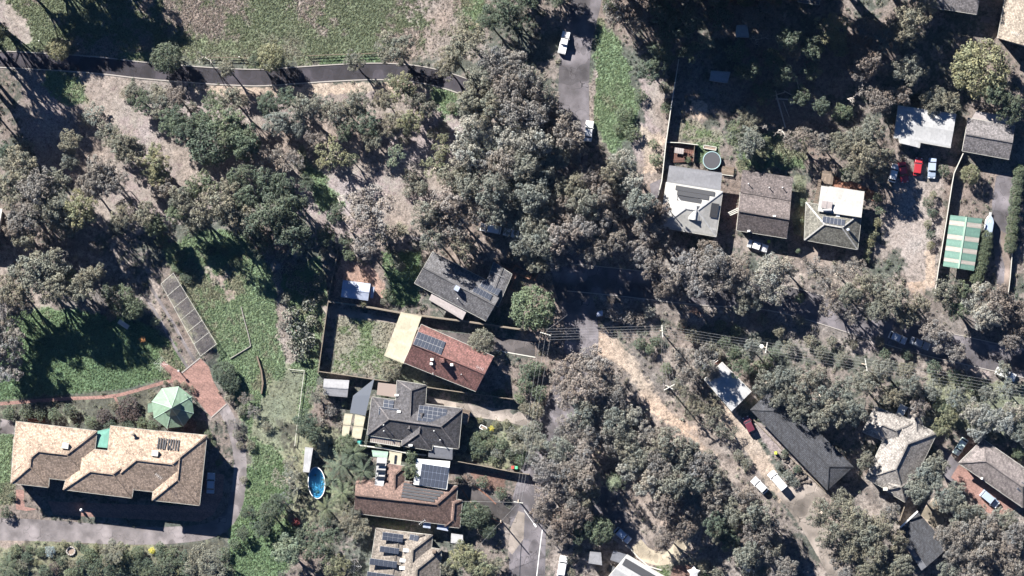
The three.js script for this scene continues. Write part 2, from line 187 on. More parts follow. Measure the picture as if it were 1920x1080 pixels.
const ground = (() => {
  const col = new Float32Array(TW * TH * 3), GR = { lush: 1, grass: 1, lawn: 0.9, yellowgrass: 0.6, weeds: 0.45, dry: 0.5, straw: 0.9 }, WD = { forest: 0.8, litter: 0.7, bed: 0.8, weeds: 0.5, tan: 0.12, dry: 0.2, mulch: 0.2 };
  const toTX = (px) => ((px - 960) / PXM + GX) / (2 * GX) * TW, toTY = (py) => (GZ - (py - 540) / PXM) / (2 * GZ) * TH, K = TW / (2 * GX) / PXM;
  const nA = new Float32Array(TW * TH), nB = new Float32Array(TW * TH), nC = new Float32Array(TW * TH);
  for (let j = 0; j < TH; j++) for (let i = 0; i < TW; i++) { const o = j * TW + i; nA[o] = fbm(i * 0.012, j * 0.012, 4); nB[o] = fbm(i * 0.05 + 40, j * 0.05, 3); nC[o] = fbm(i * 0.22, j * 0.22 + 70, 2); }
  for (const [soil, fe, wob, pts] of ZONES) {
    if (pts.length < 3) continue;
    const q = pts.map(([x, y]) => [toTX(x), toTY(y)]), m = (fe + wob) * K + 2;
    const x0 = Math.max(0, Math.floor(Math.min(...q.map((p) => p[0])) - m)), x1 = Math.min(TW - 1, Math.ceil(Math.max(...q.map((p) => p[0])) + m)), y0 = Math.max(0, Math.floor(Math.min(...q.map((p) => p[1])) - m)), y1 = Math.min(TH - 1, Math.ceil(Math.max(...q.map((p) => p[1])) + m));
    const base = SOIL[soil], mx = MIXES[soil], other = mx && SOIL[mx[0]], n = q.length;
    for (let j = y0; j <= y1; j++) for (let i = x0; i <= x1; i++) {
      let ins = false, d2 = 1e9;
      for (let a = 0, b = n - 1; a < n; b = a++) {
        const xa = q[a][0], ya = q[a][1], xb = q[b][0], yb = q[b][1];
        if ((ya > j) !== (yb > j) && i < (xb - xa) * (j - ya) / (yb - ya) + xa) ins = !ins;
        const ex = xb - xa, ey = yb - ya, t = Math.max(0, Math.min(1, ((i - xa) * ex + (j - ya) * ey) / (ex * ex + ey * ey))), gx = i - xa - t * ex, gy = j - ya - t * ey; d2 = Math.min(d2, gx * gx + gy * gy);
      }
      const o = j * TW + i, sd = (ins ? 1 : -1) * Math.sqrt(d2) / K + (nB[o] - 0.5) * 2 * wob + (nC[o] - 0.5) * fe * 1.4, w = sstep(-fe * 0.5, fe * 0.5, sd);
      if (w <= 0) continue;
      let c = base;
      if (other) { const k = sstep(mx[1] - 0.06, mx[1] + 0.05, 0.5 * nA[o] + 0.3 * nB[o] + 0.2 * nC[o] + 0.07); c = [base[0] + (other[0] - base[0]) * k, base[1] + (other[1] - base[1]) * k, base[2] + (other[2] - base[2]) * k]; }
      for (let k = 0; k < 3; k++) col[o * 3 + k] += (c[k] - col[o * 3 + k]) * w;
      grassMap[o] += ((GR[soil] || 0) - grassMap[o]) * w; woodMapW[o] += ((WD[soil] || 0) - woodMapW[o]) * w;
    }
  }
  groundCol = col;
  const d = new Uint8Array(TW * TH * 4), enc = (v) => Math.round(255 * Math.min(1, Math.max(0, v <= 0.0031308 ? v * 12.92 : 1.055 * Math.pow(v, 1 / 2.4) - 0.055)));
  for (let o = 0; o < TW * TH; o++) { const i = o % TW, j = (o / TW) | 0, g = (0.5 + 0.74 * nC[o] + 0.7 * (hash(i, j) - 0.5) + 0.34 * (hash((i >> 1) + 7, (j >> 1) + 3) - 0.5)) * (0.68 + 0.64 * nB[o]), tone = (nA[o] - 0.5) * 0.25; d[o * 4] = enc(col[o * 3] * g * (1 + tone)); d[o * 4 + 1] = enc(col[o * 3 + 1] * g); d[o * 4 + 2] = enc(col[o * 3 + 2] * g * (1 - tone * 0.6)); d[o * 4 + 3] = 255; }
  const t = new THREE.DataTexture(d, TW, TH); t.magFilter = THREE.LinearFilter; t.minFilter = THREE.LinearFilter; t.colorSpace = THREE.SRGBColorSpace; t.needsUpdate = true;
  const bt = new Uint8Array(TW * TH * 4); for (let o = 0; o < TW * TH; o++) { const i = o % TW, j = (o / TW) | 0, v = 255 * Math.min(1, Math.max(0, 0.25 + 0.3 * nC[o] + 0.45 * hash(i >> 1, j >> 1) * (0.2 + 0.8 * grassMap[o]))); bt[o * 4] = bt[o * 4 + 1] = bt[o * 4 + 2] = v; bt[o * 4 + 3] = 255; }
  const b = new THREE.DataTexture(bt, TW, TH); b.magFilter = THREE.LinearFilter; b.needsUpdate = true;
  const m = new THREE.MeshStandardMaterial({ map: t, bumpMap: b, bumpScale: 0.09, roughness: 1 });
  const g = new THREE.PlaneGeometry(2 * GX, 2 * GZ); g.rotateX(-Math.PI / 2);
  return structure('ground', g, m, 'grass, bare earth and leaf litter');
})();
{ // the land goes on beyond the surveyed sheet
  const f = [], o = 700, L = [[-o, -o, o, -GZ], [-o, GZ, o, o], [-o, -GZ, -GX, GZ], [GX, -GZ, o, GZ]];
  for (const [a, b, c, d] of L) f.push([V(a, 0, d), V(c, 0, d), V(c, 0, b), V(a, 0, b)]);
  earth('land', 0.17, 0.15, 0.105); structure('terrain', planarUV(tri(f)), M.land, 'woodland floor around the suburb');
}
const grassAt = (map, x, z) => { const i = Math.floor((x + GX) / (2 * GX) * TW), j = Math.floor((GZ - z) / (2 * GZ) * TH); return i < 0 || j < 0 || i >= TW || j >= TH ? 0 : map[j * TW + i]; };

// ------------------------------------------------------------------ roads, drives, paths
const roadNorth = [[-60, 108], [60, 114], [180, 122], [260, 131], [340, 138], [420, 143.5], [480, 145.5], [520, 144], [560, 141], [640, 136], [720, 134], [790, 140], [850, 155], [900, 175], [960, 200]];
structure('road', ribbon(roadNorth, 3.5, 0.012, 120), M.asphalt, 'narrow asphalt lane with pale kerbs beside the grass field');
structure('kerb', ribbon(roadNorth, 0.22, 0, 120, -1.93, 0.13), M.kerb); structure('kerb', ribbon(roadNorth, 0.24, 0, 120, 1.94, 0.13), M.kerb);
const roadMain = [[1112, -80], [1100, 0], [1082, 75], [1076, 150], [1076, 230], [1070, 330], [1062, 430], [1066, 520], [1086, 585], [1090, 650], [1068, 730], [1042, 800], [1012, 880], [992, 950], [990, 1010], [986, 1150]];
structure('road', ribbon(roadMain, [6.8, 8.6], 0.016, 160), M.asphaltPale, 'grey asphalt street running down through the wood');
const roadEast = [[1066, 520], [1150, 528], [1300, 545], [1440, 556], [1510, 572], [1620, 606], [1720, 636], [1840, 664], [2000, 700]];
structure('road', ribbon(roadEast, 6.2, 0.02, 120), M.asphaltPale, 'shaded asphalt street between the houses and the power line');
structure('kerb', ribbon(roadEast, 0.2, 0, 120, -3.2, 0.12), M.kerb); structure('kerb', ribbon(roadEast, 0.2, 0, 120, 3.2, 0.12), M.kerb);
structure('road_marking', ribbon([[1017, 992], [1012, 1030], [1004, 1100]], 0.17, 0.024, 20), M.white);
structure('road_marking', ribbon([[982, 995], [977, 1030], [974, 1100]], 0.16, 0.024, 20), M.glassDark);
const lay = (name, pts, y, m, label) => structure(name, sheet(pts, y), m, label);
structure('driveway', ribbon([[418, 762], [436, 800], [449, 850], [448, 910], [436, 960], [405, 990], [330, 1003], [220, 1003], [110, 996], [-60, 990]], [2.6, 5.6], 0.012, 120), M.gravel, 'grey drive curving round the long terracotta house');
lay('paving', [[388, 885], [420, 890], [418, 930], [400, 965], [375, 978], [290, 975], [100, 965], [90, 940], [375, 950]], 0.022, M.brickPave, 'brick forecourt in the shade of the long house');
lay('paving', [[30, 918], [45, 918], [46, 950], [72, 955], [50, 958], [30, 955]], 0.024, M.brickPave);
structure('track', ribbon([[262, 540], [300, 600], [330, 655], [352, 690]], 0.7, 0.008, 40), M.gravel, 'gravel wheel track');
structure('track', ribbon([[280, 535], [318, 595], [346, 645], [366, 678]], 0.7, 0.008, 40), M.gravel, 'gravel wheel track');
lay('paving', [[375, 671], [392, 688], [400, 715], [412, 735], [424, 757], [396, 782], [366, 747], [350, 722], [317, 718], [322, 706], [300, 683], [307, 677], [320, 686], [340, 698]], 0.014, M.brickPave, 'pink brick court beside the green gazebo');
structure('kerb', ribbon([[341, 699], [375, 671]], 0.25, 0, 4, 0, 0.1), M.kerb); structure('kerb', ribbon([[396, 783], [425, 757]], 0.25, 0, 4, 0, 0.1), M.kerb);
structure('path', ribbon([[318, 714], [270, 728], [215, 742], [120, 748], [0, 757], [-40, 760]], 0.8, 0.01, 60), M.brickPave, 'narrow brick garden path along the lawn');
structure('path', ribbon([[214, 742], [225, 765], [231, 785]], 0.6, 0.01, 16), M.brickPave);
lay('driveway', [[828, 622], [880, 626], [930, 632], [1003, 640], [1003, 669], [930, 656], [835, 640]], 0.012, M.driveBrown, 'dark drive beside the red roof');
structure('kerb', ribbon([[930, 657], [1004, 670]], 0.22, 0, 8, 0, 0.1), M.offwhite);
lay('driveway', [[796, 740], [840, 752], [900, 762], [952, 768], [962, 778], [972, 772], [1036, 797], [1034, 812], [955, 792], [868, 778], [820, 768]], 0.012, M.concrete, 'pale concrete drive beside the dark tiled house');
lay('driveway', [[838, 872], [868, 868], [882, 895], [910, 922], [955, 955], [975, 940], [968, 990], [942, 978], [912, 962], [884, 942], [870, 915]], 0.012, M.driveBrown, 'dark drive with red brick edging');
structure('kerb', ribbon([[870, 890], [884, 906], [912, 928], [930, 945]], 0.3, 0, 20, 0, 0.1), M.terracotta); structure('kerb', ribbon([[866, 918], [890, 950], [920, 970], [942, 982]], 0.3, 0, 20, 0, 0.1), M.terracotta);
lay('driveway', [[1486, 850 + 60], [1530, 905], [1550, 925], [1520, 945], [1560, 1000], [1620, 1090], [1560, 1090], [1500, 985], [1456, 925]], 0.012, M.concrete, 'worn concrete drive running down from the dirt lane');
structure('driveway', ribbon([[1160, 990], [1185, 1012], [1200, 1030]], [6, 4], 0.014, 24), M.gravel);
structure('driveway', ribbon([[1192, 1020], [1212, 1040], [1240, 1047], [1266, 1038], [1278, 1018], [1302, 985], [1325, 965]], 3.3, 0.018, 60), M.concreteCream, 'cream concrete drive sweeping round a tree bed');
structure('driveway', ribbon([[1140, 915], [1135, 950], [1165, 985]], 6, 0.01, 24), M.asphaltPale, 'shaded asphalt turning place');
lay('driveway', [[1868, 330], [1900, 320], [1898, 400], [1884, 470], [1898, 550], [1870, 550], [1862, 440], [1860, 380]], 0.012, M.asphaltPale); lay('paving', [[1876, 432], [1894, 442], [1893, 500], [1898, 550], [1881, 550], [1884, 500], [1876, 470]], 0.018, M.pinkGravel, 'strip of pink gravel beside the clipped hedge');
lay('driveway', [[1765, 838], [1798, 868], [1800, 895], [1780, 905], [1752, 880]], 0.012, M.asphaltPale); lay('paving', [[1797, 872], [1812, 880], [1908, 950], [1880, 975], [1850, 960], [1783, 895]], 0.014, M.brickPave, 'pink brick drive beside the mauve tiled house');
lay('paving', [[1724, 962], [1754, 933], [1778, 968], [1770, 986], [1749, 989]], 0.014, M.concreteCream);
lay('paving', [[1240, 335], [1247, 338], [1240, 372], [1222, 370], [1218, 345]], 0.012, M.asphaltPale); lay('paving', [[1391, 446], [1446, 452], [1450, 478], [1398, 470]], 0.012, M.concrete, 'concrete parking pad under the white sedan');
lay('paving', [[1562, 330], [1600, 340], [1642, 360], [1640, 378], [1622, 372], [1618, 358], [1560, 350]], 0.014, M.terracotta, 'orange paved terrace behind the white roofed house');
lay('paving', [[1508, 470], [1535, 468], [1545, 490], [1520, 495]], 0.012, M.pinkGravel); lay('path', [[1480, 520], [1490, 520], [1512, 545], [1505, 552]], 0.012, M.concrete);
lay('paving', [[600, 572], [700, 590], [745, 600], [738, 606], [640, 592], [620, 600]], 0.01, M.concrete); lay('paving', [[1, 785], [24, 790], [28, 815], [0, 812]], 0.014, M.gravel); lay('paving', [[-40, 520], [15, 548], [12, 600], [-40, 600]], 0.014, M.gravel);
for (const [y, h] of [[-4, 9], [8, 8], [18, 5], [25, 5]]) lay('paving', [[1852, y], [1860, y + 1], [1858, y + h], [1850, y + h - 1]], 0.03, M.concrete);
lay('paving', [[1840, 30], [1857, 32], [1855, 44], [1838, 41]], 0.012, M.gravel); lay('path', [[762, 440], [800, 448], [830, 458], [828, 462], [796, 454], [760, 446]], 0.012, M.gravel);
lay('paving', [[957, 990], [972, 958], [984, 962], [982, 1010], [960, 1040], [952, 1030]], 0.03, M.concrete, 'pale sunlit concrete apron at the lower street');
// ------------------------------------------------------------------ houses
function roofBlock([A, B, C, D], h0, pitch, hs = 1, he = 1) {
  const a = P(...A, h0), b = P(...B, h0), c = P(...C, h0), d = P(...D, h0);
  const m1 = a.clone().add(d).multiplyScalar(0.5), m2 = b.clone().add(c).multiplyScalar(0.5), ax = m2.clone().sub(m1), L = ax.length(); ax.normalize();
  const hw = (a.distanceTo(d) + b.distanceTo(c)) / 4, run = Math.min(hw, L * 0.49);
  const r1 = m1.clone().addScaledVector(ax, hs ? run * hs : 0), r2 = m2.clone().addScaledVector(ax, he ? -run * he : 0), hr = h0 + hw * Math.tan(pitch); r1.y = r2.y = hr;
  return { a, b, c, d, r1, r2, h0, hr, hw, hs, he, m1, ax, L };
}
function faceOut(f, mid) { const n = f[1].clone().sub(f[0]).cross(f[2].clone().sub(f[0])), c = f[0].clone().add(f[1]).add(f[2]).multiplyScalar(1 / 3).sub(mid); return n.dot(c) < 0 ? [f[1], f[0], ...f.slice(2).reverse()] : f; }
function blockGeo(k, th = 0.2) {
  const { a, b, c, d, r1, r2 } = k, mid = r1.clone().add(r2).multiplyScalar(0.5).setY(k.h0 + 0.01), lo = (p) => p.clone().setY(p.y - th);
  const F = [[a, b, r2, r1], [c, d, r1, r2], [d, a, r1], [b, c, r2]].map((f) => faceOut(f, mid));
  for (const [p, q] of [[a, b], [b, c], [c, d], [d, a]]) F.push(faceOut([lo(p), lo(q), q, p], mid.clone().setY(k.h0 - th / 2)));
  F.push(faceOut([lo(a), lo(b), lo(c), lo(d)], mid));
  return tri(F);
}
function roofHeight(blocks, x, z) { // height of the roof surface above a point
  let best = 0;
  for (const k of blocks) {
    const px = x - k.m1.x, pz = z - k.m1.z, s = px * k.ax.x + pz * k.ax.z, t = Math.abs(-px * k.ax.z + pz * k.ax.x);
    if (s < 0 || s > k.L || t > k.hw) continue;
    const tan = (k.hr - k.h0) / k.hw; let h = k.h0 + (k.hw - t) * tan; if (k.hs) h = Math.min(h, k.h0 + s * tan / k.hs); if (k.he) h = Math.min(h, k.h0 + (k.L - s) * tan / k.he); best = Math.max(best, h);
  }
  return best;
}
const WALLS = [];
function house(name, label, o) {
  const bl = o.blocks.map((q, i) => roofBlock(q.p, (q.h ?? o.eave) + i * 0.03, (q.pitch ?? o.pitch) * Math.PI / 180, q.hs ?? 1, q.he ?? 1));
  const c = bl.reduce((s, k) => s.add(k.m1).addScaledVector(k.ax, k.L / 2), V(0, 0, 0)).multiplyScalar(1 / bl.length).setY(0);
  const g = thing(name, label, 'house', c); g.userData.b = undefined; delete g.userData.b;
  const rm = o.mat; for (const k of bl) KEEP_OFF.push([k.a, k.b, k.c, k.d].map((p) => [p.x, p.z]));
  bl.forEach((k, i) => {
    const m = o.blocks[i].mat ?? rm;
    const inset = (p) => { const q = k.m1.clone().addScaledVector(k.ax, k.L / 2), v = p.clone().sub(q); const along = v.dot(k.ax), side = v.clone().addScaledVector(k.ax, -along).setY(0), n = side.length(); return q.clone().addScaledVector(k.ax, Math.sign(along) * Math.max(0.2, Math.abs(along) - 0.55)).addScaledVector(side.normalize(), Math.max(0.2, n - 0.55)).setY(0); };
    const w = [k.a, k.b, k.c, k.d].map(inset).map((p) => p.setY(k.h0 - 0.21)); part(g, 'wall', slabGeo(w, k.h0 - 0.21), o.wall ?? M.wall);
    const roof = part(g, 'roof', blockGeo(k), m);
    const cap = [];
    const R = (p, q) => cap.push(boxBetween(p, q, 0.32, 0.09, 0.0));
    if (k.r1.distanceTo(k.r2) > 0.3) R(k.r1, k.r2);
    if (k.hs) { R(k.a, k.r1); R(k.d, k.r1); } if (k.he) { R(k.b, k.r2); R(k.c, k.r2); }
    if (cap.length && o.caps !== null) { const cg = merge(cap); cg.translate(-g.position.x, 0, -g.position.z); const cm = shadows(new THREE.Mesh(cg, o.caps ?? m)); cm.name = 'ridge_cap'; roof.add(cm); }
    const gt = []; for (const [p, q] of [[k.a, k.b], [k.b, k.c], [k.c, k.d], [k.d, k.a]]) gt.push(boxBetween(p, q, 0.14, 0.12, -0.13));
    const gg = merge(gt); gg.translate(-g.position.x, 0, -g.position.z); const gm = shadows(new THREE.Mesh(gg, o.gutter ?? M.offwhite)); gm.name = 'gutter'; roof.add(gm);
  });
  return { g, bl };
}
const UNIT = new THREE.BoxGeometry(1, 1, 1);
function panels(H, o, u, v, nu, nv, opt = {}) { // rows of panels on a roof: o, u, v in survey pixels; each panel its own part
  const hgt = opt.h ?? ((x, z) => roofHeight(H.bl, x, z)), lift = opt.lift ?? 0.14, m = opt.mat ?? M.solar, nm = opt.name ?? 'solar_panel';
  const at = (s, t) => { let q = P(o[0] + u[0] * s + v[0] * t, o[1] + u[1] * s + v[1] * t, 4); q.y = hgt(q.x, q.z); q = P(o[0] + u[0] * s + v[0] * t, o[1] + u[1] * s + v[1] * t, q.y); q.y += lift + (opt.tilt ? opt.tilt * (1 - t) : 0); return q; };
  const o0 = at(0.02, 0.02), eu = at(0.98, 0.02).sub(o0).divideScalar(0.96), ev = at(0.02, 0.98).sub(o0).divideScalar(0.96), org = o0.clone().addScaledVector(eu, -0.02).addScaledVector(ev, -0.02);
  const X = eu.clone().normalize(), N = ev.clone().cross(eu).normalize(); if (N.y < 0) N.negate(); const Z = X.clone().cross(N).normalize(), lu = eu.length(), lv = Math.abs(ev.dot(Z)), sg = Math.sign(ev.dot(Z));
  const q = new THREE.Quaternion().setFromRotationMatrix(new THREE.Matrix4().makeBasis(X, N, Z));
  const put = (name, s, t, a, b, y, th, mm) => { const b0 = shadows(new THREE.Mesh(UNIT, mm)); b0.name = name; b0.quaternion.copy(q); b0.scale.set(a, th, b); b0.position.copy(org).addScaledVector(eu, s).addScaledVector(Z, sg * lv * t).addScaledVector(N, y).sub(H.g.position); H.g.add(b0); return b0; };
  if (opt.rack !== false) put('panel_rack', 0.5, 0.5, lu, lv, -0.03, 0.04, opt.rack ?? M.frame);
  const gap = opt.gap ?? 0.09;
  for (let i = 0; i < nu; i++) for (let j = 0; j < nv; j++) put(nm, (i + 0.5) / nu, (j + 0.5) / nv, lu / nu - gap, lv / nv - gap, 0.02, 0.045, m);
}
function bits(H, name, list, m, sz = [0.5, 0.5, 0.5], turn = 0) { for (const [x, y] of list) { let p = P(x, y, 5); const h = roofHeight(H.bl, p.x, p.z) || 3; p = P(x, y, h); p.y -= 0.15; const b = new RoundedBoxGeometry(sz[0], sz[1] + 0.15, sz[2], 2, 0.06); b.translate(0, (sz[1] + 0.15) / 2, 0); b.rotateY(turn); part(H.g, name, b.translate(p.x, p.y, p.z), m); } }
function pipe(H, name, list, m, r = 0.1, h = 0.8) { for (const [x, y] of list) { let p = P(x, y, 5); p = P(x, y, roofHeight(H.bl, p.x, p.z) || 3); p.y -= 0.1; part(H.g, name, merge([rod(p, p.clone().setY(p.y + h), r, r, 10), rod(p.clone().setY(p.y + h), p.clone().setY(p.y + h + 0.16), r * 1.9, r * 0.6, 10)]), m); } }
function antenna(H, x, y, turn = 0) { let p = P(x, y, 5); p = P(x, y, roofHeight(H.bl, p.x, p.z) || 3); const t = p.clone().setY(p.y + 2.2), c = Math.cos(turn), s = Math.sin(turn), e = (a, b) => V(t.x + a * c - b * s, t.y, t.z + a * s + b * c), L = [rod(p, t, 0.03)]; L.push(rod(e(-0.9, 0), e(0.9, 0), 0.025)); for (let k = 0; k < 5; k++) L.push(rod(e(-0.8 + k * 0.4, -0.45), e(-0.8 + k * 0.4, 0.45), 0.018)); part(H.g, 'antenna', merge(L), M.steel); }
function slab(H, name, pts, hs, m, th = 0.1) { const t = pts.map(([x, y], i) => P(x, y, Array.isArray(hs) ? hs[i] : hs)); const o = part(H.g, name, slabGeo(t, th), m); return o; }
function posts(g, pts, h, m = M.timber, r = 0.07) { for (const [x, y] of pts) { const p = P(x, y, h).setY(0); part(g, 'post', rod(p, p.clone().setY(h - 0.12), r, r, 8), m); } }

{ // long terracotta house
  const H = house('long_house', 'long two-storey house with beige terracotta tiled hip roof beside the green gazebo', { eave: 6, pitch: 25, mat: M.tBeige, wall: M.wallBrick, blocks: [
    { p: [[207, 798], [388, 819], [375, 932], [195, 912]] }, { p: [[30, 790], [182, 808], [171, 906], [21, 889]] }, { p: [[388, 816], [374, 948], [285, 938], [298, 808]], hs: 1 }, { p: [[26, 820], [20, 906], [91, 914], [98, 828]] }, { p: [[141, 838], [262, 852], [247, 934], [118, 918]] }] });
  bits(H, 'roof_cooler', [[123, 836], [291, 850]], M.offwhite, [1.5, 0.7, 1.3], -0.12); pipe(H, 'flue', [[249, 812], [297, 893], [12, 900]].slice(0, 1), M.pole, 0.32, 1.5); antenna(H, 299, 892, 0.7);
  for (let i = 0; i < 9; i++) panels(H, [297 + i * 4.7, 820 + i * 0.55], [2.7, 0.3], [-1.4, 21], 1, 1, { name: 'solar_collector', mat: M.heater, rack: false, gap: 0.02 });
  slab(H, 'awning', [[183, 808], [206, 803], [201, 840], [181, 838]], [5.2, 5.2, 5.7, 5.7], M.iTeal);
}
{ // green octagonal gazebo
  const c = P(326, 763, 0), g = thing('gazebo', 'octagonal garden pavilion with pale green sheet-metal roof and raised cupola', 'gazebo', c);
  const ring = (r, h, n = 8, off = 0.27) => Array.from({ length: n }, (_, i) => V(c.x + r * Math.cos(off + i * Math.PI / 4), h, c.z + r * Math.sin(off + i * Math.PI / 4)));
  const e = ring(5.1, 3), m = ring(2.0, 4.1), k0 = ring(2.15, 4.45), top = V(c.x, 6.9, c.z), k1 = ring(1.9, 4), k2 = ring(1.9, 4.4);
  for (let i = 0; i < 8; i++) { const j = (i + 1) % 8; part(g, 'roof_panel', tri([orient([e[i], e[j], m[j]], 1), orient([e[i], m[j], m[i]], 1)]), M.iGreen); part(g, 'cupola_panel', tri([orient([k0[i], k0[j], top], 1), [k1[i], k1[j], k2[j], k2[i]], [k2[i], k2[j], k0[j], k0[i]]]), M.iGreen); part(g, 'ridge_cap', merge([boxBetween(e[i], m[i], 0.18, 0.07), boxBetween(k0[i], top, 0.14, 0.06)]), M.iMint); part(g, 'post', rod(e[i].clone().lerp(c, 0.06).setY(0), e[i].clone().lerp(c, 0.06).setY(3), 0.08), M.timber); }
  part(g, 'floor', slabGeo(ring(4.6, 0.12), 0.14), M.deck); { const p = P(348, 740, 3.6); part(g, 'flue', rod(p, p.clone().setY(4.7), 0.12, 0.12, 8), M.steel); }
  part(g, 'porch_roof', slabGeo([P(277, 757, 2.7), P(288, 755, 2.7), P(289, 772, 2.7), P(277, 774, 2.7)], 0.08), M.iGreen);
}
{ // red roofed house
  const H = house('red_roof_house', 'long gabled house with red tiled roof and cream sheet roof at its end', { eave: 3.6, pitch: 28, mat: M.tRed, wall: M.wallBrick, blocks: [{ p: [[790, 608], [926, 668], [892, 734], [757, 680]], hs: 0, he: 0 }] });
  slab(H, 'verandah_roof', [[752, 585], [791, 593], [758, 682], [720, 667]], [3.3, 3.4, 3.4, 3.2], M.iCream, 0.16); posts(H.g, [[753, 588], [723, 664]], 3.2);
  panels(H, [784, 621.5], [52, 20], [-9, 24], 8, 2); bits(H, 'chimney', [[829, 676]], M.tRed, [1.1, 1.5, 1]); bits(H, 'roof_vent', [[809, 682], [847, 684], [810, 674]], M.white, [0.7, 0.4, 0.6]); pipe(H, 'vent_pipe', [[865, 702], [812, 700]], M.steel, 0.08, 0.6); antenna(H, 900, 690, 0.4);
}
{ // grey tiled house with two solar wings
  const H = house('grey_tile_house', 'grey tiled gabled house with light patio roof and wing of solar panels', { eave: 3.6, pitch: 23, mat: M.tGrey, blocks: [{ p: [[811, 472], [945, 543], [911, 602], [777, 531]], hs: 0, he: 0 }, { p: [[926, 491], [900, 560], [934, 575], [960, 514]], hs: 0, he: 0, pitch: 8, h: 3.9 }] });
  slab(H, 'patio_roof', [[811, 547], [877, 580], [867, 600], [804, 562]], 3.2, M.iPink, 0.14); posts(H.g, [[806, 561], [866, 597], [838, 580]], 3.2);
  panels(H, [891, 536], [33, 17.5], [-6, 10], 6, 1); panels(H, [906, 525], [34, 18], [-8, 11], 5, 1); panels(H, [920, 508], [22, 11.5], [-8, 15], 4, 1, { lift: 0.2 }); bits(H, 'roof_cooler', [[857, 541]], M.iBlue, [1.2, 1.1, 1.2], -0.5); pipe(H, 'vent_pipe', [[858, 560]], M.steel);
  const wl = (pts, h) => { for (let i = 0; i + 1 < pts.length; i++) single('garden_wall', 'low brown brick wall stepping round the terrace of the grey tiled house', 'wall', boxBetween(P(...pts[i]), P(...pts[i + 1]), 0.25, h), M.brick, 'terrace walls by the grey tiled house'); };
  wl([[926, 491], [961, 507]], 1.1); wl([[961, 507], [966, 497]], 1); wl([[966, 497], [990, 510]], 1.02); wl([[990, 510], [994, 503]], 1); wl([[994, 503], [1010, 511]], 1.02); wl([[1010, 511], [1002, 526]], 1); wl([[970, 513], [993, 523]], 1); wl([[993, 523], [997, 514]], 1.02); wl([[970, 513], [956, 542]], 1.02); wl([[956, 542], [974, 550]], 1);
  lay('deck', [[925, 493], [961, 508], [970, 513], [962, 526], [946, 520]], 0.3, M.brick, 'brown terrace');
}
{ // dark charcoal tiled house
  const H = house('charcoal_tile_house', 'dark grey tiled hip-roof house carrying three solar arrays', { eave: 3.5, pitch: 26, mat: M.tDark, caps: M.tDove, blocks: [
    { p: [[697, 744], [867, 766], [860, 842], [688, 816]] }, { p: [[744, 713], [740, 800], [795, 808], [800, 722]], hs: 0.5, he: 0 }, { p: [[763, 770], [752, 836], [810, 845], [820, 778]], hs: 0 }] });
  panels(H, [720, 749], [19, 2.5], [-2, 14], 2, 2); panels(H, [711, 762], [37, 5], [-2, 15], 4, 2); panels(H, [786, 759.5], [53, 7.5], [-3, 29], 6, 4);
  slab(H, 'pergola_roof', [[709, 717], [743, 721], [741, 745], [706, 740]], [3.2, 3.2, 3.5, 3.5], M.poly, 0.06); slab(H, 'verandah_roof', [[804, 836], [849, 842], [848, 862], [803, 857]], [3.3, 3.3, 2.9, 2.9], M.iDark, 0.1); part(H.g, 'flashing', boxBetween(P(804, 835.5, 3.34), P(849, 841.5, 3.34), 0.2, 0.06), M.white);
  slab(H, 'shade_roof', [[702, 710], [694, 741], [685, 779], [656, 774], [662, 742]], [3, 3.2, 3.2, 2.8, 2.8], M.mesh, 0.05);
  for (const q of [[[646, 775], [661, 776.5], [657, 797], [643, 796]], [[643, 797.5], [656.5, 798.5], [653, 820], [640, 818]], [[666, 777], [685, 780], [681, 800], [663, 798]], [[662.5, 799], [681, 801], [677, 823], [659, 821]]]) slab(H, 'pergola_sheet', q, 2.9, M.iCream, 0.06);
  const fr = slab(H, 'pergola_frame', [[695, 818], [751, 827], [750, 838], [694, 829]], [3.1, 3.1, 2.9, 2.9], M.offwhite, 0.06); for (let i = 0; i < 14; i++) { const t = i / 14, q = (a, b) => [a + 56 * (t + 0.008) + b * 0, 0]; slab(H, 'pergola_sheet', [[695.4 + 55.5 * t, 819 + 9 * t], [698.6 + 55.5 * t, 819.5 + 9 * t], [697.8 + 55.5 * t, 828.3 + 9 * t], [694.8 + 55.5 * t, 827.8 + 9 * t]], [3.12, 3.12, 2.93, 2.93], M.poly, 0.03); }
  pipe(H, 'vent_pipe', [[719.5, 797], [720, 808], [814, 808], [825.5, 825]], M.steel, 0.1, 0.9); bits(H, 'roof_vent', [[770, 835], [748, 772], [744, 741]], M.white, [0.9, 0.35, 0.5]);
  { const g = thing('garden_shed', 'small brown timber lean-to shed against the charcoal tiled house', 'shed', P(873, 782)); part(g, 'wall', slabGeo([P(867.5, 768, 2.2), P(881, 771, 2.2), P(875.5, 796, 2.2), P(864.5, 794, 2.2)], 2.2), M.timber); part(g, 'roof', slabGeo([P(867, 767, 2.5), P(882, 770, 2.3), P(876, 797, 2.3), P(864, 795, 2.5)], 0.08), M.timber); }
  single('storage_box', 'small teal storage box below the cream pergola sheets', 'box', box(P(675, 831), 1.1, 1.2, 1.2), M.teal);
}
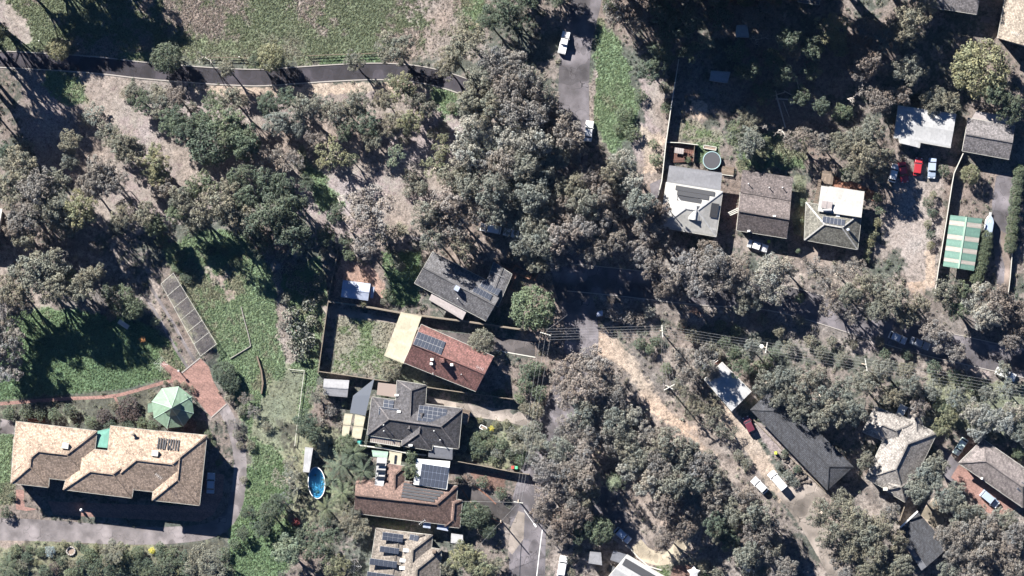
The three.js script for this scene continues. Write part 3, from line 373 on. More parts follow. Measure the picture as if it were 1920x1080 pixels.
{ // brown tiled house with white flat carport
  const H = house('brown_tile_house', 'brown terracotta tiled house with black pool-heating strips and white solar carport', { eave: 3.4, pitch: 27, mat: M.tBrown, wall: M.wallBrick, blocks: [
    { p: [[668, 893], [858, 911], [852, 986], [664, 962]], hs: 0 }, { p: [[724, 868], [720, 940], [758, 944], [760, 874]], he: 0 }, { p: [[838, 932], [834, 987], [862, 990], [867, 938]], hs: 0.6, h: 3.2 }] });
  slab(H, 'carport_roof', [[781, 860], [844, 865], [838, 918], [775, 908]], 4.6, M.white, 0.18); panels(H, [791, 869], [51, 7.5], [-5, 40], 7, 3, { h: () => 4.6, lift: 0.08, rack: M.iBlue }); posts(H.g, [[784, 863], [841, 867], [836, 915]], 4.5, M.white, 0.08);
  for (let i = 0; i < 5; i++) panels(H, [757 - i * 1.0, 905 + i * 5.6], [80 - i * 4.5, 12 - i * 0.6], [-0.8, 4.6], 1, 1, { name: 'pool_heater_strip', mat: M.heater, rack: false, gap: 0.02, lift: 0.1 });
  slab(H, 'patio_roof', [[707, 857], [726, 858], [719, 911], [702, 916]], [3.8, 3.8, 4.3, 4.3], M.iWhite, 0.08); for (const y of [868, 881, 893]) slab(H, 'skylight', [[706.5, y], [723, y + 1], [722, y + 6], [705.5, y + 5]], 4.5, M.glassDark, 0.1); slab(H, 'verandah_roof', [[697, 844], [728, 847], [726, 858], [699, 856]], 3.5, M.iMint, 0.1);
  slab(H, 'patio_roof', [[730, 846], [754, 850], [751, 873], [728, 870]], 3.2, M.iCream, 0.1); slab(H, 'skylight', [[740, 853], [745, 854], [743, 871], [738.5, 870]], 3.24, M.glassDark, 0.08);
  slab(H, 'awning', [[794, 979], [808, 981], [807, 991], [793, 989]], 2.7, M.iBlue, 0.06); slab(H, 'awning', [[820, 983], [841, 986], [840, 996], [819, 992]], 2.7, M.iBlue, 0.06); antenna(H, 792, 978, -0.6);
}
{ // stone-grey tiled house with tilted racks
  const H = house('stone_tile_house', 'pale stone tiled house with four raised racks of solar panels', { eave: 3.4, pitch: 26, mat: M.tStone, blocks: [{ p: [[742, 995], [738, 1060], [806, 1066], [811, 1003]], he: 0 }, { p: [[742, 1016], [735, 1140], [820, 1150], [828, 1030]], he: 0 }, { p: [[705, 990], [680, 1150], [765, 1160], [795, 1002]], pitch: 9, he: 0, h: 3.7, hs: 0.5 }] });
  const T = { lift: 0.5, tilt: 0.1, h: () => 4.5 };
  panels(H, [718, 997], [39, 5], [-1.5, 15], 4, 2, T); panels(H, [713, 1023], [36, 5], [-2.5, 11], 4, 1, T); panels(H, [694, 1046], [51, 7], [-2, 12], 6, 1, T); panels(H, [689, 1071], [51, 7], [-2, 12], 6, 1, T); panels(H, [769, 1001], [17, 3.5], [-1.5, 11], 2, 1);
  bits(H, 'skylight', [[761, 1032], [755, 1051], [754, 1065]], M.white, [1.3, 0.35, 0.8], -0.1); bits(H, 'chimney', [[814, 1034]], M.timber, [0.9, 1.6, 0.7]);
  slab(H, 'patio_roof', [[846, 1000], [868, 1003], [868, 1020], [845, 1018]], 3, M.iWhite, 0.1);
}
{ // pale metal-roofed house
  const H = house('pale_metal_house', 'pale grey metal-roofed house with black pool-heater mats and small entry gable', { eave: 3.4, pitch: 17, mat: M.iLight, wall: M.wall, caps: M.iWhite, blocks: [{ p: [[1249, 342], [1355, 359], [1343, 444], [1237, 426]] }, { p: [[1295, 384], [1291, 411], [1313, 414], [1317, 387]], hs: 0, he: 0, h: 4.5, pitch: 24 }] });
  slab(H, 'lean_to_roof', [[1255, 310], [1354, 324], [1351, 358], [1250, 342]], [3.9, 3.9, 3.3, 3.3], M.iGrey, 0.14);
  panels(H, [1267, 347], [74, 12.5], [-1.2, 9], 1, 1, { name: 'pool_heater_mat', mat: M.heater, rack: false }); panels(H, [1270, 356.5], [60, 10], [-1, 9], 1, 1, { name: 'pool_heater_mat', mat: M.heater, rack: false }); panels(H, [1270, 366], [46, 8], [-1, 9], 1, 1, { name: 'pool_heater_mat', mat: M.heater, rack: false }); panels(H, [1334, 380], [15, 2.5], [-5, 27], 1, 1, { name: 'pool_heater_mat', mat: M.heater, rack: false });
  antenna(H, 1337, 430, 0.3); pipe(H, 'flue', [[1256, 396]], M.steel, 0.12, 2.4);
}
{ // brown-grey tiled gabled house beside it
  const H = house('taupe_tile_house', 'taupe tiled gabled house with lean-to roof behind the parked white sedan', { eave: 3.4, pitch: 26, mat: M.tTaupe, wall: M.wallBrick, blocks: [{ p: [[1388, 360], [1483, 376], [1475, 447], [1381, 432]], hs: 0, he: 0 }] });
  slab(H, 'lean_to_roof', [[1392, 318], [1487, 332], [1483, 377], [1388, 361]], [2.9, 2.9, 3.6, 3.6], M.tTaupe, 0.16); pipe(H, 'vent_pipe', [[1442, 352], [1403, 345], [1467, 352]], M.steel, 0.1, 1.3); bits(H, 'roof_vent', [[1452, 405], [1404, 433]], M.white, [0.7, 0.3, 0.4]);
  for (let i = 0; i < 3; i++) part(H.g, 'pergola_beam', boxBetween(P(1365 + i * 2, 399 + i * 2.4, 2.8), P(1384 + i * 2, 390 + i * 2.6, 2.8), 0.2, 0.14), M.offwhite);
}
{ // white and grey roofed house
  const H = house('mossy_tile_house', 'grey mossy tiled hip-roof house with white sheet-metal rear roof', { eave: 3.3, pitch: 25, mat: M.tMoss, caps: M.iLight, blocks: [{ p: [[1511, 379], [1616, 398], [1608, 468], [1508, 450]] }] });
  slab(H, 'rear_roof', [[1540, 348], [1553, 350], [1556, 349], [1621, 359], [1615, 408], [1533, 396]], [3.6, 3.6, 3.6, 3.6, 4.75, 4.75], M.iLight, 0.2); panels(H, [1543, 405], [42, 7], [-1.5, 12], 6, 1); bits(H, 'roof_vent', [[1571, 403]], M.white, [0.9, 0.3, 1]);
  panels(H, [1541, 376], [20, 2.5], [-1.5, 14], 2, 1, { name: 'hot_water_collector', mat: M.iPink, h: () => 4.4, lift: 0.5 }); { const p = P(1551, 394, 4.6); part(H.g, 'water_tank', rod(p.clone().add(V(-1, 0.4, 0)), p.clone().add(V(1, 0.4, 0)), 0.28, 0.28, 12), M.steel); }
  bits(H, 'roof_hatch', [[1543, 363]], M.white, [0.5, 0.7, 0.9]); { const p = P(1590, 432, 4.6); const d = new THREE.SphereGeometry(0.5, 12, 6, 0, 6.3, 0, 1.0); d.rotateX(-0.8); part(H.g, 'satellite_dish', merge([d.translate(p.x, p.y + 0.4, p.z), rod(p, p.clone().setY(p.y + 0.8), 0.04)]), M.iBlue); }
  const g = thing('pergola', 'narrow slatted timber pergola along the mossy tiled house', 'pergola', P(1537, 355)); for (let i = 0; i < 7; i++) part(g, 'slat', slabGeo([P(1535 - i * 1.4, 336 + i * 6.6, 2.9), P(1540.5 - i * 1.2, 337 + i * 6.6, 2.9), P(1539.5 - i * 1.2, 342.6 + i * 6.6, 2.9), P(1534 - i * 1.4, 341.6 + i * 6.6, 2.9)], 0.08), M.timber); part(g, 'roof', slabGeo([P(1542, 320, 3), P(1564, 322, 3), P(1561, 346, 3), P(1546, 344, 3), P(1540, 336, 3)], 0.08), M.timber); posts(g, [[1543, 322], [1526, 380]], 2.85);
}
{ const H = house('white_shed_house', 'wide building with dappled white corrugated roof behind the row of parked cars', { eave: 3.6, pitch: 4, mat: M.iWhite, caps: null, blocks: [{ p: [[1684, 198], [1793, 214], [1782, 277], [1676, 258]], hs: 0, he: 0 }, { p: [[1680, 240], [1687, 268], [1724, 277], [1730, 240]].reverse(), hs: 0, he: 0, pitch: 3, h: 3.5 }] }); }
{ const H = house('shaded_tile_house', 'grey tiled house mostly in tree shade beside the white corrugated roof', { eave: 3.4, pitch: 20, mat: M.tDove, blocks: [{ p: [[1815, 221], [1903, 236], [1892, 299], [1804, 283]], he: 0, hs: 0 }] }); slab(H, 'lean_to_roof', [[1830, 208], [1890, 218], [1886, 234], [1822, 222]], 3.2, M.iPink, 0.1); }
{ const H = house('grey_corner_house', 'house with flat grey tiled roof beside stepping slabs', { eave: 4.2, pitch: 18, mat: M.tDove, blocks: [{ p: [[1728, -80], [1850, -66], [1831, 27], [1727, 11]], hs: 0, he: 0 }] }); pipe(H, 'flue', [[1762, -8]], M.steel, 0.12, 1.6); }
{ const H = house('pale_corner_house', 'tall house with pale sand tiled roof above the large yellow-green tree', { eave: 5.5, pitch: 20, mat: M.tPale, blocks: [{ p: [[1895, -60], [1870, 71], [1985, 108], [2010, -30]], hs: 0, he: 0 }] }); antenna(H, 1902, 64, 0.4); }
{ // striped carport
  const g = thing('carport', 'large carport with green and cream striped corrugated roof', 'carport', P(1805, 455)), tl = [1782, 403], tr = [1842, 410], br = [1826, 508], bl = [1768, 499];
  const at = (s, t, h) => P((tl[0] * (1 - s) + tr[0] * s) * (1 - t) + (bl[0] * (1 - s) + br[0] * s) * t, (tl[1] * (1 - s) + tr[1] * s) * (1 - t) + (bl[1] * (1 - s) + br[1] * s) * t, h);
  const cuts = [0, 0.1, 0.19, 0.37, 0.46, 0.6, 0.69, 0.83, 0.9, 1];
  for (let i = 0; i < 9; i++) for (const [s0, s1, h0, h1] of [[0, 0.5, 2.9, 3.5], [0.5, 1, 3.5, 2.9]]) part(g, 'roof_sheet', slabGeo([at(s0, cuts[i], h0), at(s1, cuts[i], h1), at(s1, cuts[i + 1], h1), at(s0, cuts[i + 1], h0)], 0.06), i % 2 ? M.iPink2 ?? iron('iPink2', 0.4, 0.36, 0.32) : M.iSea ?? iron('iSea', 0.13, 0.24, 0.195));
  part(g, 'ridge_cap', boxBetween(at(0.5, 0, 3.52), at(0.5, 1, 3.52), 0.4, 0.06), M.iMint); for (const [s, t] of [[0.04, 0.03], [0.96, 0.03], [0.04, 0.97], [0.96, 0.97], [0.04, 0.5], [0.96, 0.5]]) { const p = at(s, t, 0); part(g, 'post', rod(p, p.clone().setY(2.85), 0.07, 0.07, 8), M.white); }
}
{ const H = house('white_gable_house', 'long building with white sheet-metal gable roof above the dirt lane', { eave: 3.2, pitch: 7, mat: M.iWhite, caps: null, blocks: [{ p: [[1354, 679], [1409, 734], [1372, 771], [1320, 711]], hs: 0, he: 0 }] }); const g = thing('timber_deck', 'small brown deck with white rails at the end of the white gable roof', 'deck', P(1344, 676)); part(g, 'floor', slabGeo([P(1336, 678, 0.5), P(1347, 671, 0.5), P(1353, 678, 0.5), P(1341, 686, 0.5)], 0.3), M.deck); for (const [a, b] of [[[1336, 678], [1347, 671]], [[1338, 681], [1350, 673]]]) part(g, 'rail', boxBetween(P(...a, 1.4), P(...b, 1.4), 0.12, 0.1), M.white); }
{ const H = house('charcoal_long_house', 'long charcoal hip-roofed house beside the orange dirt lane', { eave: 3.4, pitch: 15, mat: M.tChar, caps: M.tChar, gutter: M.tChar, wall: M.wall, blocks: [{ p: [[1452, 726], [1600, 875], [1551, 919], [1407, 768]] }] }); }
{ const H = house('cream_cross_house', 'rambling cream and grey roofed house with several hips among gum trees', { eave: 3.4, pitch: 28, mat: M.tSand, gutter: M.offwhite, caps: M.tSand, blocks: [{ p: [[1757, 812], [1697, 936], [1622, 897], [1680, 774]], pitch: 24 }, { p: [[1640, 762], [1716, 792], [1692, 842], [1617, 810]] }, { p: [[1648, 897], [1722, 888], [1697, 942], [1660, 920]], h: 3.1 }, { p: [[1704, 766], [1700, 820], [1740, 826], [1722, 770]], h: 3.1 }] }); bits(H, 'chimney', [[1660, 917]], M.offwhite, [1, 1, 0.7]); slab(H, 'patio_roof', [[1688, 756], [1703, 764], [1693, 781], [1681, 774]], 3.1, M.offwhite, 0.08); pipe(H, 'flue', [[1650, 800]], M.steel); }
{ const H = house('mauve_tile_house', 'mauve-brown tiled house beside pink brick drive with silver wagon', { eave: 3.4, pitch: 25, mat: M.tMauve, wall: M.wallBrick, blocks: [{ p: [[1843, 823], [1965, 908], [1918, 952], [1797, 868]] }] }); bits(H, 'roof_vent', [[1841, 897]], M.white, [0.5, 0.4, 0.5]); panels(H, [1916, 903], [14, 10], [-10, 14], 2, 1); }
{ const H = house('charcoal_corner_house', 'charcoal tiled house with white barge board at the tan terrace', { eave: 3.2, pitch: 14, mat: M.tChar, gutter: M.tDark, caps: M.tChar, blocks: [{ p: [[1720, 959], [1778, 1026], [1738, 1062], [1686, 991]], hs: 0, he: 0 }] }); part(H.g, 'barge_board', boxBetween(P(1720, 958, 3.4), P(1687, 989, 3.4), 0.35, 0.2, 0.75), M.white); slab(H, 'carport_roof', [[1690, 1012], [1700, 1008], [1738, 1062], [1728, 1070]], 2.6, M.iDark, 0.1); }
{ const H = house('white_metal_house', 'white metal-roofed house with two long black solar strips beside the cream drive', { eave: 3.6, pitch: 12, mat: M.iWhite, caps: null, blocks: [{ p: [[1176, 1040], [1330, 1130], [1290, 1190], [1133, 1090]], hs: 0, he: 0 }] }); panels(H, [1173, 1046], [70, 41], [-8, 12], 1, 1, { name: 'solar_strip', mat: M.heater, rack: false }); panels(H, [1144, 1058], [80, 47], [-8, 11], 1, 1, { name: 'solar_strip', mat: M.heater, rack: false }); slab(H, 'entry_roof', [[1150, 1032], [1176, 1040], [1168, 1058], [1144, 1050]], 3.3, M.iDark, 0.1); }
{ const H = house('edge_house', 'tall house at the gravel yard with pale roof edge', { eave: 6, pitch: 18, mat: M.iLight, blocks: [{ p: [[-140, 380], [4, 392], [-2, 440], [-150, 430]], hs: 0, he: 0 }] }); }
{ const H = house('shaded_top_house', 'grey roofed house in deep shade behind the yellow-olive gums', { eave: 3.4, pitch: 12, mat: M.tGrey, blocks: [{ p: [[1494, -60], [1545, -52], [1536, 9], [1497, 4]], hs: 0, he: 0 }] }); }
function shed(label, q, h, m, o = {}) { // gabled or flat outbuilding
  const c = P((q[0][0] + q[2][0]) / 2, (q[0][1] + q[2][1]) / 2), g = thing(o.name ?? 'garden_shed', label, 'shed', c);
  if (o.pitch) { const k = roofBlock(q, h, o.pitch * Math.PI / 180, 0, 0); part(g, 'wall', slabGeo([k.a, k.b, k.c, k.d].map((p) => p.clone().lerp(c, 0.07).setY(h - 0.1)), h - 0.1), o.wall ?? M.wall); part(g, 'roof', blockGeo(k, 0.08), m); part(g, 'ridge_cap', boxBetween(k.r1, k.r2, 0.25, 0.05), m); }
  else { const t = q.map(([x, y], i) => P(x, y, h + (o.fall ?? 0) * (i < 2 ? 1 : 0))); part(g, 'wall', slabGeo(t.map((p) => p.clone().lerp(c, 0.07).setY(h - 0.1)), h - 0.1), o.wall ?? M.wall); part(g, 'roof', slabGeo(t, 0.1), m); }
  return g;
}
{ const g = shed('small pale blue metal shed with gabled roof in the brown yard', [[643, 525], [695, 532], [690, 564], [639, 557]], 2.6, M.iBlue, { pitch: 14 }); part(g, 'lean_to', slabGeo([P(696, 537, 2.2), P(702.5, 538, 2.1), P(699.5, 559.5, 2.1), P(694, 558.5, 2.2)], 0.08), M.iBlue); }
shed('weathered grey metal shed wedged below the long paling fence', [[607, 710], [655, 713], [651, 745], [605, 741]], 2.4, M.iGrey, { pitch: 12 });
shed('narrow white flat-roofed shed beside the blue pool', [[572, 838], [587, 840], [580, 886], [568, 885]], 2.6, M.iWhite);
shed('grey flat-roofed shed next to the white metal-roofed house', [[1106, 1034], [1127, 1036], [1129, 1060], [1103, 1056]], 2.6, M.iGrey, { fall: 0.3 });
shed('small grey shed in deep shade under the dark trees', [[1333, 132], [1370, 135], [1364, 156], [1330, 151]], 2.4, M.iGrey, { fall: 0.2 });
shed('little white-roofed garden shed among dark trees', [[1381, 47], [1401, 46], [1405, 70], [1379, 70]], 2.8, M.iWhite, { fall: 0.3 });
shed('tiny grey shed by the pinkish shrub on the verge', [[1120, 584], [1130, 582], [1130, 592], [1118, 594]], 2.2, M.iBlue);
// ------------------------------------------------------------------ vehicles
const PAINT = {}; const paint = (k, r, g, b) => { const m = new THREE.MeshPhysicalMaterial({ roughness: 0.35, clearcoat: 0.6, clearcoatRoughness: 0.15 }); m.color.setRGB(r, g, b); PAINT[k] = m; };
paint('white', 0.55, 0.55, 0.55); paint('silver', 0.34, 0.36, 0.4); paint('red', 0.28, 0.02, 0.025); paint('maroon', 0.09, 0.02, 0.03); paint('mint', 0.4, 0.5, 0.46); paint('blueSilver', 0.27, 0.32, 0.4); paint('grey', 0.22, 0.23, 0.25);
mat('headlight', 0.8, 0.8, 0.78, { roughness: 0.15 }); mat('taillight', 0.4, 0.02, 0.02, { roughness: 0.3 }); mat('rim', 0.5, 0.5, 0.52, { metalness: 0.6, roughness: 0.4 }); mat('tray', 0.06, 0.065, 0.07);
function extrudeSide(profile, w, bevel) { const s = new THREE.Shape(profile.map(([x, y]) => new THREE.Vector2(x, y))), g = new THREE.ExtrudeGeometry(s, { depth: w - 2 * bevel, bevelEnabled: true, bevelSize: bevel * 0.6, bevelThickness: bevel, bevelSegments: 3 }); g.translate(0, 0, -(w - 2 * bevel) / 2); return g; }
function taperRoof(g, y0, y1, k) { const p = g.attributes.position; for (let i = 0; i < p.count; i++) { const t = Math.max(0, Math.min(1, (p.getY(i) - y0) / (y1 - y0))); p.setZ(i, p.getZ(i) * (1 - k * t)); } g.computeVertexNormals(); return g; }
const TYPES = { // half lengths and heights in metres; cab = windscreen base, roof front, roof rear, rear base
  sedan: { L: 4.7, W: 1.82, hood: 0.92, roof: 1.45, cab: [1.0, 0.35, -1.05, -1.65] }, hatch: { L: 4.2, W: 1.76, hood: 0.95, roof: 1.5, cab: [1.05, 0.45, -1.35, -1.95] }, wagon: { L: 4.8, W: 1.86, hood: 1.0, roof: 1.68, cab: [1.15, 0.6, -1.85, -2.2] },
  ute: { L: 5.2, W: 1.86, hood: 1.05, roof: 1.75, cab: [1.25, 0.75, -0.25, -0.5], tray: [-0.7, -2.5] }, van: { L: 5.0, W: 1.9, hood: 1.1, roof: 1.95, cab: [1.55, 1.0, -2.2, -2.4] } };
function car(label, [ax, ay], [bx, by], type, colour, group) { // a: front end, b: rear end, survey pixels
  const T = TYPES[type], f = P(ax, ay, 1), b = P(bx, by, 1), c = f.clone().add(b).multiplyScalar(0.5).setY(0), g = thing(type === 'ute' ? 'utility_truck' : type === 'van' ? 'van' : 'parked_car', label, type === 'van' ? 'van' : type === 'ute' ? 'pickup truck' : 'car', c, group);
  g.rotation.y = Math.atan2(-(f.z - b.z), f.x - b.x); const m = PAINT[colour], h = T.L / 2, cb = T.cab;
  const add = (n, geo, mm, to = g) => { const o = shadows(new THREE.Mesh(geo, mm)); o.name = n; to.add(o); return o; };
  const body = add('body', extrudeSide([[-h + 0.1, 0.3], [-h, 0.6], [-h + 0.05, T.hood - 0.05], [-h + 0.3, T.hood], [cb[3] + 0.1, T.hood + 0.03], [cb[0], T.hood + 0.04], [h - 0.5, T.hood - 0.12], [h - 0.08, T.hood - 0.3], [h, 0.55], [h - 0.1, 0.3]], T.W, 0.14), m);
  add('windows', taperRoof(extrudeSide([[cb[0], T.hood], [cb[1], T.roof - 0.06], [cb[2], T.roof - 0.06], [cb[3], T.hood]], T.W - 0.12, 0.06), T.hood, T.roof, 0.1), M.glassDark);
  add('roof', (() => { const q = new RoundedBoxGeometry(cb[1] - cb[2] + 0.34, 0.1, (T.W - 0.1) * 0.92, 2, 0.045); return q.translate((cb[1] + cb[2]) / 2, T.roof - 0.04, 0); })(), m);
  for (const s of [-1, 1]) {
    add('headlight', new RoundedBoxGeometry(0.2, 0.14, 0.36, 1, 0.04).translate(h - 0.12, T.hood - 0.24, s * (T.W / 2 - 0.3)), M.headlight); add('taillight', new RoundedBoxGeometry(0.1, 0.18, 0.3, 1, 0.03).translate(-h + 0.02, T.hood - 0.2, s * (T.W / 2 - 0.28)), M.taillight);
    add('mirror', new RoundedBoxGeometry(0.16, 0.14, 0.2, 1, 0.04).translate(cb[0] - 0.25, T.hood + 0.1, s * (T.W / 2 + 0.08)), m);
    for (const x of [h - 0.9, -h + 0.95]) { const w = new THREE.CylinderGeometry(0.33, 0.33, 0.22, 18); w.rotateX(Math.PI / 2); const t = add('wheel', w.translate(x, 0.33, s * (T.W / 2 - 0.12)), M.tyre); const r = new THREE.CylinderGeometry(0.2, 0.2, 0.24, 12); r.rotateX(Math.PI / 2); add('rim', r.translate(x, 0.33, s * (T.W / 2 - 0.12)), M.rim, t); }
  }
  if (T.tray) { const [t0, t1] = T.tray; add('tray', new THREE.BoxGeometry(t0 - t1, 0.06, T.W - 0.24).translate((t0 + t1) / 2, T.hood + 0.03, 0), M.tray); for (let k = 0; k < 5; k++) add('tray_rib', new THREE.BoxGeometry(0.05, 0.05, T.W - 0.3).translate(t1 + 0.2 + k * 0.35, T.hood + 0.08, 0), M.steel); add('tailgate', new THREE.BoxGeometry(0.08, 0.22, T.W - 0.1).translate(t1 - 0.06, T.hood + 0.03, 0), m); for (const s of [-1, 1]) add('tray_side', new THREE.BoxGeometry(t0 - t1, 0.2, 0.08).translate((t0 + t1) / 2, T.hood + 0.04, s * (T.W / 2 - 0.08)), m); }
  return g;
}
car('white dual-cab ute with dark load tray on the shaded street', [1062, 61], [1053, 99], 'ute', 'white'); car('white sedan half hidden by the wood at the green verge', [1106, 229], [1102, 263], 'sedan', 'white');
car('white sedan parked on the concrete pad below the taupe tiled roof', [1441, 468], [1401, 455], 'sedan', 'white'); car('pale silver sedan parked beside the long terracotta house', [396, 886], [394, 926], 'sedan', 'silver');
car('pale blue-silver hatchback parked on the shaded street under the power line', [1701, 641], [1666, 626], 'hatch', 'silver'); car('grey car under pinkish gum leaves behind the silver hatchback', [1742, 651], [1708, 637], 'sedan', 'grey');
car('maroon hatchback parked below the white gable roof', [1397, 781], [1412, 813], 'hatch', 'maroon'); car('white ute with canopy on the dirt lane beside the rockery', [1443, 884], [1473, 919], 'van', 'white'); car('white hatchback tucked against the gums on the dirt lane', [1411, 897], [1438, 924], 'hatch', 'white');
car('white hatchback on the shaded turning place by the round dark tree', [1178, 1013], [1157, 995], 'hatch', 'blueSilver'); car('white four-wheel drive at the edge of the lower street', [1058, 1042], [1051, 1082], 'wagon', 'white');
car('white car glimpsed through gum leaves north of the grey tiled house', [902, 425], [938, 432], 'wagon', 'white', 'white cars under the gum crowns'); car('white car glimpsed through gum leaves north of the grey tiled house', [946, 434], [980, 442], 'sedan', 'white', 'white cars under the gum crowns');
car('red sedan in the shade, parked beside another red car', [1697, 340], [1691, 306], 'sedan', 'red'); car('red hatchback with bright rear glass below the white corrugated roof', [1724, 294], [1719, 331], 'hatch', 'red'); car('silver sedan with dark windows between the red cars and the fence', [1747, 333], [1749, 298], 'sedan', 'blueSilver');
car('blue-silver wagon on the pink brick drive', [1874, 951], [1838, 921], 'wagon', 'blueSilver'); car('mint-white hatchback under the yellow tree by the mauve tiled house', [1791, 853], [1811, 822], 'hatch', 'mint'); car('white car half under gums where the concrete drive leaves the wood', [1396, 1057], [1419, 1077], 'hatch', 'white'); car('white car half hidden by leaves at the end of the shaded street', [1903, 709], [1869, 695], 'wagon', 'white'); car('white car under olive gums beside the red sedan', [1680, 309], [1672, 340], 'hatch', 'white');
{ // covered boat on a trailer
  const g = thing('boat_trailer', 'boat under a grey cover on a trailer beside the striped carport', 'boat', P(1853, 425)); g.rotation.y = Math.PI / 2 - 0.14;
  const add = (n, geo, m) => { const o = shadows(new THREE.Mesh(geo, m)); o.name = n; g.add(o); };
  const s = new THREE.Shape(); s.moveTo(-2.4, -0.85); s.lineTo(1.0, -0.95); s.quadraticCurveTo(2.0, -0.8, 2.6, 0); s.quadraticCurveTo(2.0, 0.8, 1.0, 0.95); s.lineTo(-2.4, 0.85); s.closePath();
  const hull = new THREE.ExtrudeGeometry(s, { depth: 0.6, bevelEnabled: true, bevelSize: 0.1, bevelThickness: 0.15, bevelSegments: 2 }); hull.rotateX(-Math.PI / 2); hull.translate(0, 0.6, 0); add('hull', hull, PAINT.white);
  const c2 = new THREE.ExtrudeGeometry(s, { depth: 0.1, bevelEnabled: true, bevelSize: -0.25, bevelThickness: 0.3, bevelSegments: 2 }); c2.rotateX(-Math.PI / 2); c2.translate(0, 1.3, 0); add('cover', c2, PAINT.blueSilver);
  for (const z of [-0.25, 0.25]) add('rail', rod(V(0.9, 1.72, z), V(2.2, 1.6, z * 0.5), 0.05), M.white); for (const z of [-0.85, 0.85]) { const w = new THREE.CylinderGeometry(0.3, 0.3, 0.2, 14); w.rotateX(Math.PI / 2); add('wheel', w.translate(-0.6, 0.3, z), M.tyre); } add('trailer_frame', boxBetween(V(-2.2, 0.4, 0), V(3.4, 0.4, 0), 0.6, 0.1), M.steel);
}

// ------------------------------------------------------------------ fences
function fence(label, pts, h, o = {}) { // posts, a panel of palings in each bay and a capping board
  const q = pts.map(([x, y]) => P(x, y)), g = thing(o.name ?? 'paling_fence', label, 'fence', q[0].clone());
  for (let i = 0; i + 1 < q.length; i++) {
    const a = q[i], b = q[i + 1], L = a.distanceTo(b), n = Math.max(1, Math.round(L / 2.7));
    for (let k = 0; k < n; k++) {
      const s = a.clone().lerp(b, k / n), e = a.clone().lerp(b, (k + 1) / n); part(g, 'post', box(s, 0.12, h, 0.12), M.post);
      const np = 12, pl = []; for (let j = 0; j < np; j++) { const u = s.clone().lerp(e, (j + 0.06) / np), v = s.clone().lerp(e, (j + 0.94) / np); u.y = v.y = 0.04; pl.push(boxBetween(u, v, 0.03, h - 0.1 - 0.04 * hash(j, k + i * 7))); } part(g, 'paling_panel', merge(pl), o.pm ?? M.paling);
    }
    part(g, 'capping', boxBetween(a.clone().setY(h), b.clone().setY(h), o.cap ?? 0.16, 0.05), o.cm ?? M.capping);
  }
  part(g, 'post', box(q[q.length - 1], 0.12, h, 0.12), M.post); return g;
}
fence('tall dark paling fence between the cactus rows and the yellow-green lawn', [[634, 470], [620, 540], [616, 565], [597, 700]], 2.1);
fence('long paling fence with wide cream capping behind the red roofed house', [[616, 565], [700, 577], [760, 588], [870, 602], [960, 615], [992, 619]], 2.1, { cap: 0.42 });
fence('paling fence between the red roofed house and the charcoal tiled house', [[598, 696], [655, 704], [702, 711], [797, 725], [880, 737], [962, 748]], 2, { cap: 0.2 });
fence('paling fence between the cottage garden and the red-edged drive', [[850, 863], [905, 873], [960, 884], [992, 889]], 1.9);
fence('long paling fence with thin white top beside the striped carport', [[1804, 288], [1787, 325], [1783, 347], [1772, 418], [1757, 508], [1751, 550]], 2.1, { cm: M.offwhite, cap: 0.2 });
fence('grey paling fence with pale top running up from the deck of the pale metal house', [[1272, 112], [1266, 150], [1257, 205], [1248, 268], [1240, 340], [1232, 372]], 2.1, { cm: M.offwhite, cap: 0.2 }); fence('short fence behind the deck of the pale metal house', [[1249, 267], [1275, 268], [1308, 272]], 1.4, { cm: M.offwhite });
fence('pinkish paling fence running through gums below the brick drive', [[1798, 935], [1850, 966], [1887, 985], [1925, 1012]], 1.8, { cm: M.capping, cap: 0.2 }); fence('leaning timber fence rail beside the cream cross-roofed house', [[1697, 942], [1690, 962], [1684, 980]], 1.6, { cap: 0.24 });
fence('low paling fence between the charcoal tiled house and the brown tiled house', [[672, 834], [720, 840], [760, 848], [800, 853]], 1.9, { cap: 0.3, cm: M.offwhite });
fence('timber fence beside the pale concrete strip of the hedge drive', [[1897, 470], [1893, 520], [1888, 560]], 1.2, { cm: M.offwhite });
function railFence(label, pts, name = 'rail_fence', rails = 2, m = M.timber) { const q = pts.map(([x, y]) => P(x, y)), g = thing(name, label, 'fence', q[0].clone()); for (let i = 0; i < q.length; i++) { part(g, 'post', rod(q[i], q[i].clone().setY(1.25), 0.09, 0.08, 7), m); if (i) for (let k = 0; k < rails; k++) part(g, 'rail', boxBetween(q[i - 1].clone().setY(0.5 + k * 0.5), q[i].clone().setY(0.5 + k * 0.5), 0.1, 0.12), m); } return g; }
railFence('weathered post-and-rail fence along the lower edge of the grass field', [[577, 105], [610, 103.5], [650, 102], [687, 101], [720, 98], [760, 93]]); railFence('short post-and-rail fence beside the bare branched tree above the lane', [[375, 107], [410, 108], [450, 108], [482, 112]]);
railFence('wire garden fence round the weedy plot beside the paling fence', [[542, 692], [571, 695], [566, 730], [562, 765], [557, 798], [553, 835]], 'wire_fence', 1, M.offwhite);
for (const [x, y] of [[74, 77], [147, 83], [449, 107]]) { const g = thing('timber_bollard', 'white-topped timber bollard standing above the lane kerb', 'bollard', P(x, y), 'timber bollards along the lane'); const p = P(x, y); part(g, 'shaft', rod(p, p.clone().setY(1.15), 0.11, 0.11, 8), M.post); part(g, 'cap', rod(p.clone().setY(1.15), p.clone().setY(1.25), 0.13, 0.1, 8), M.white); }
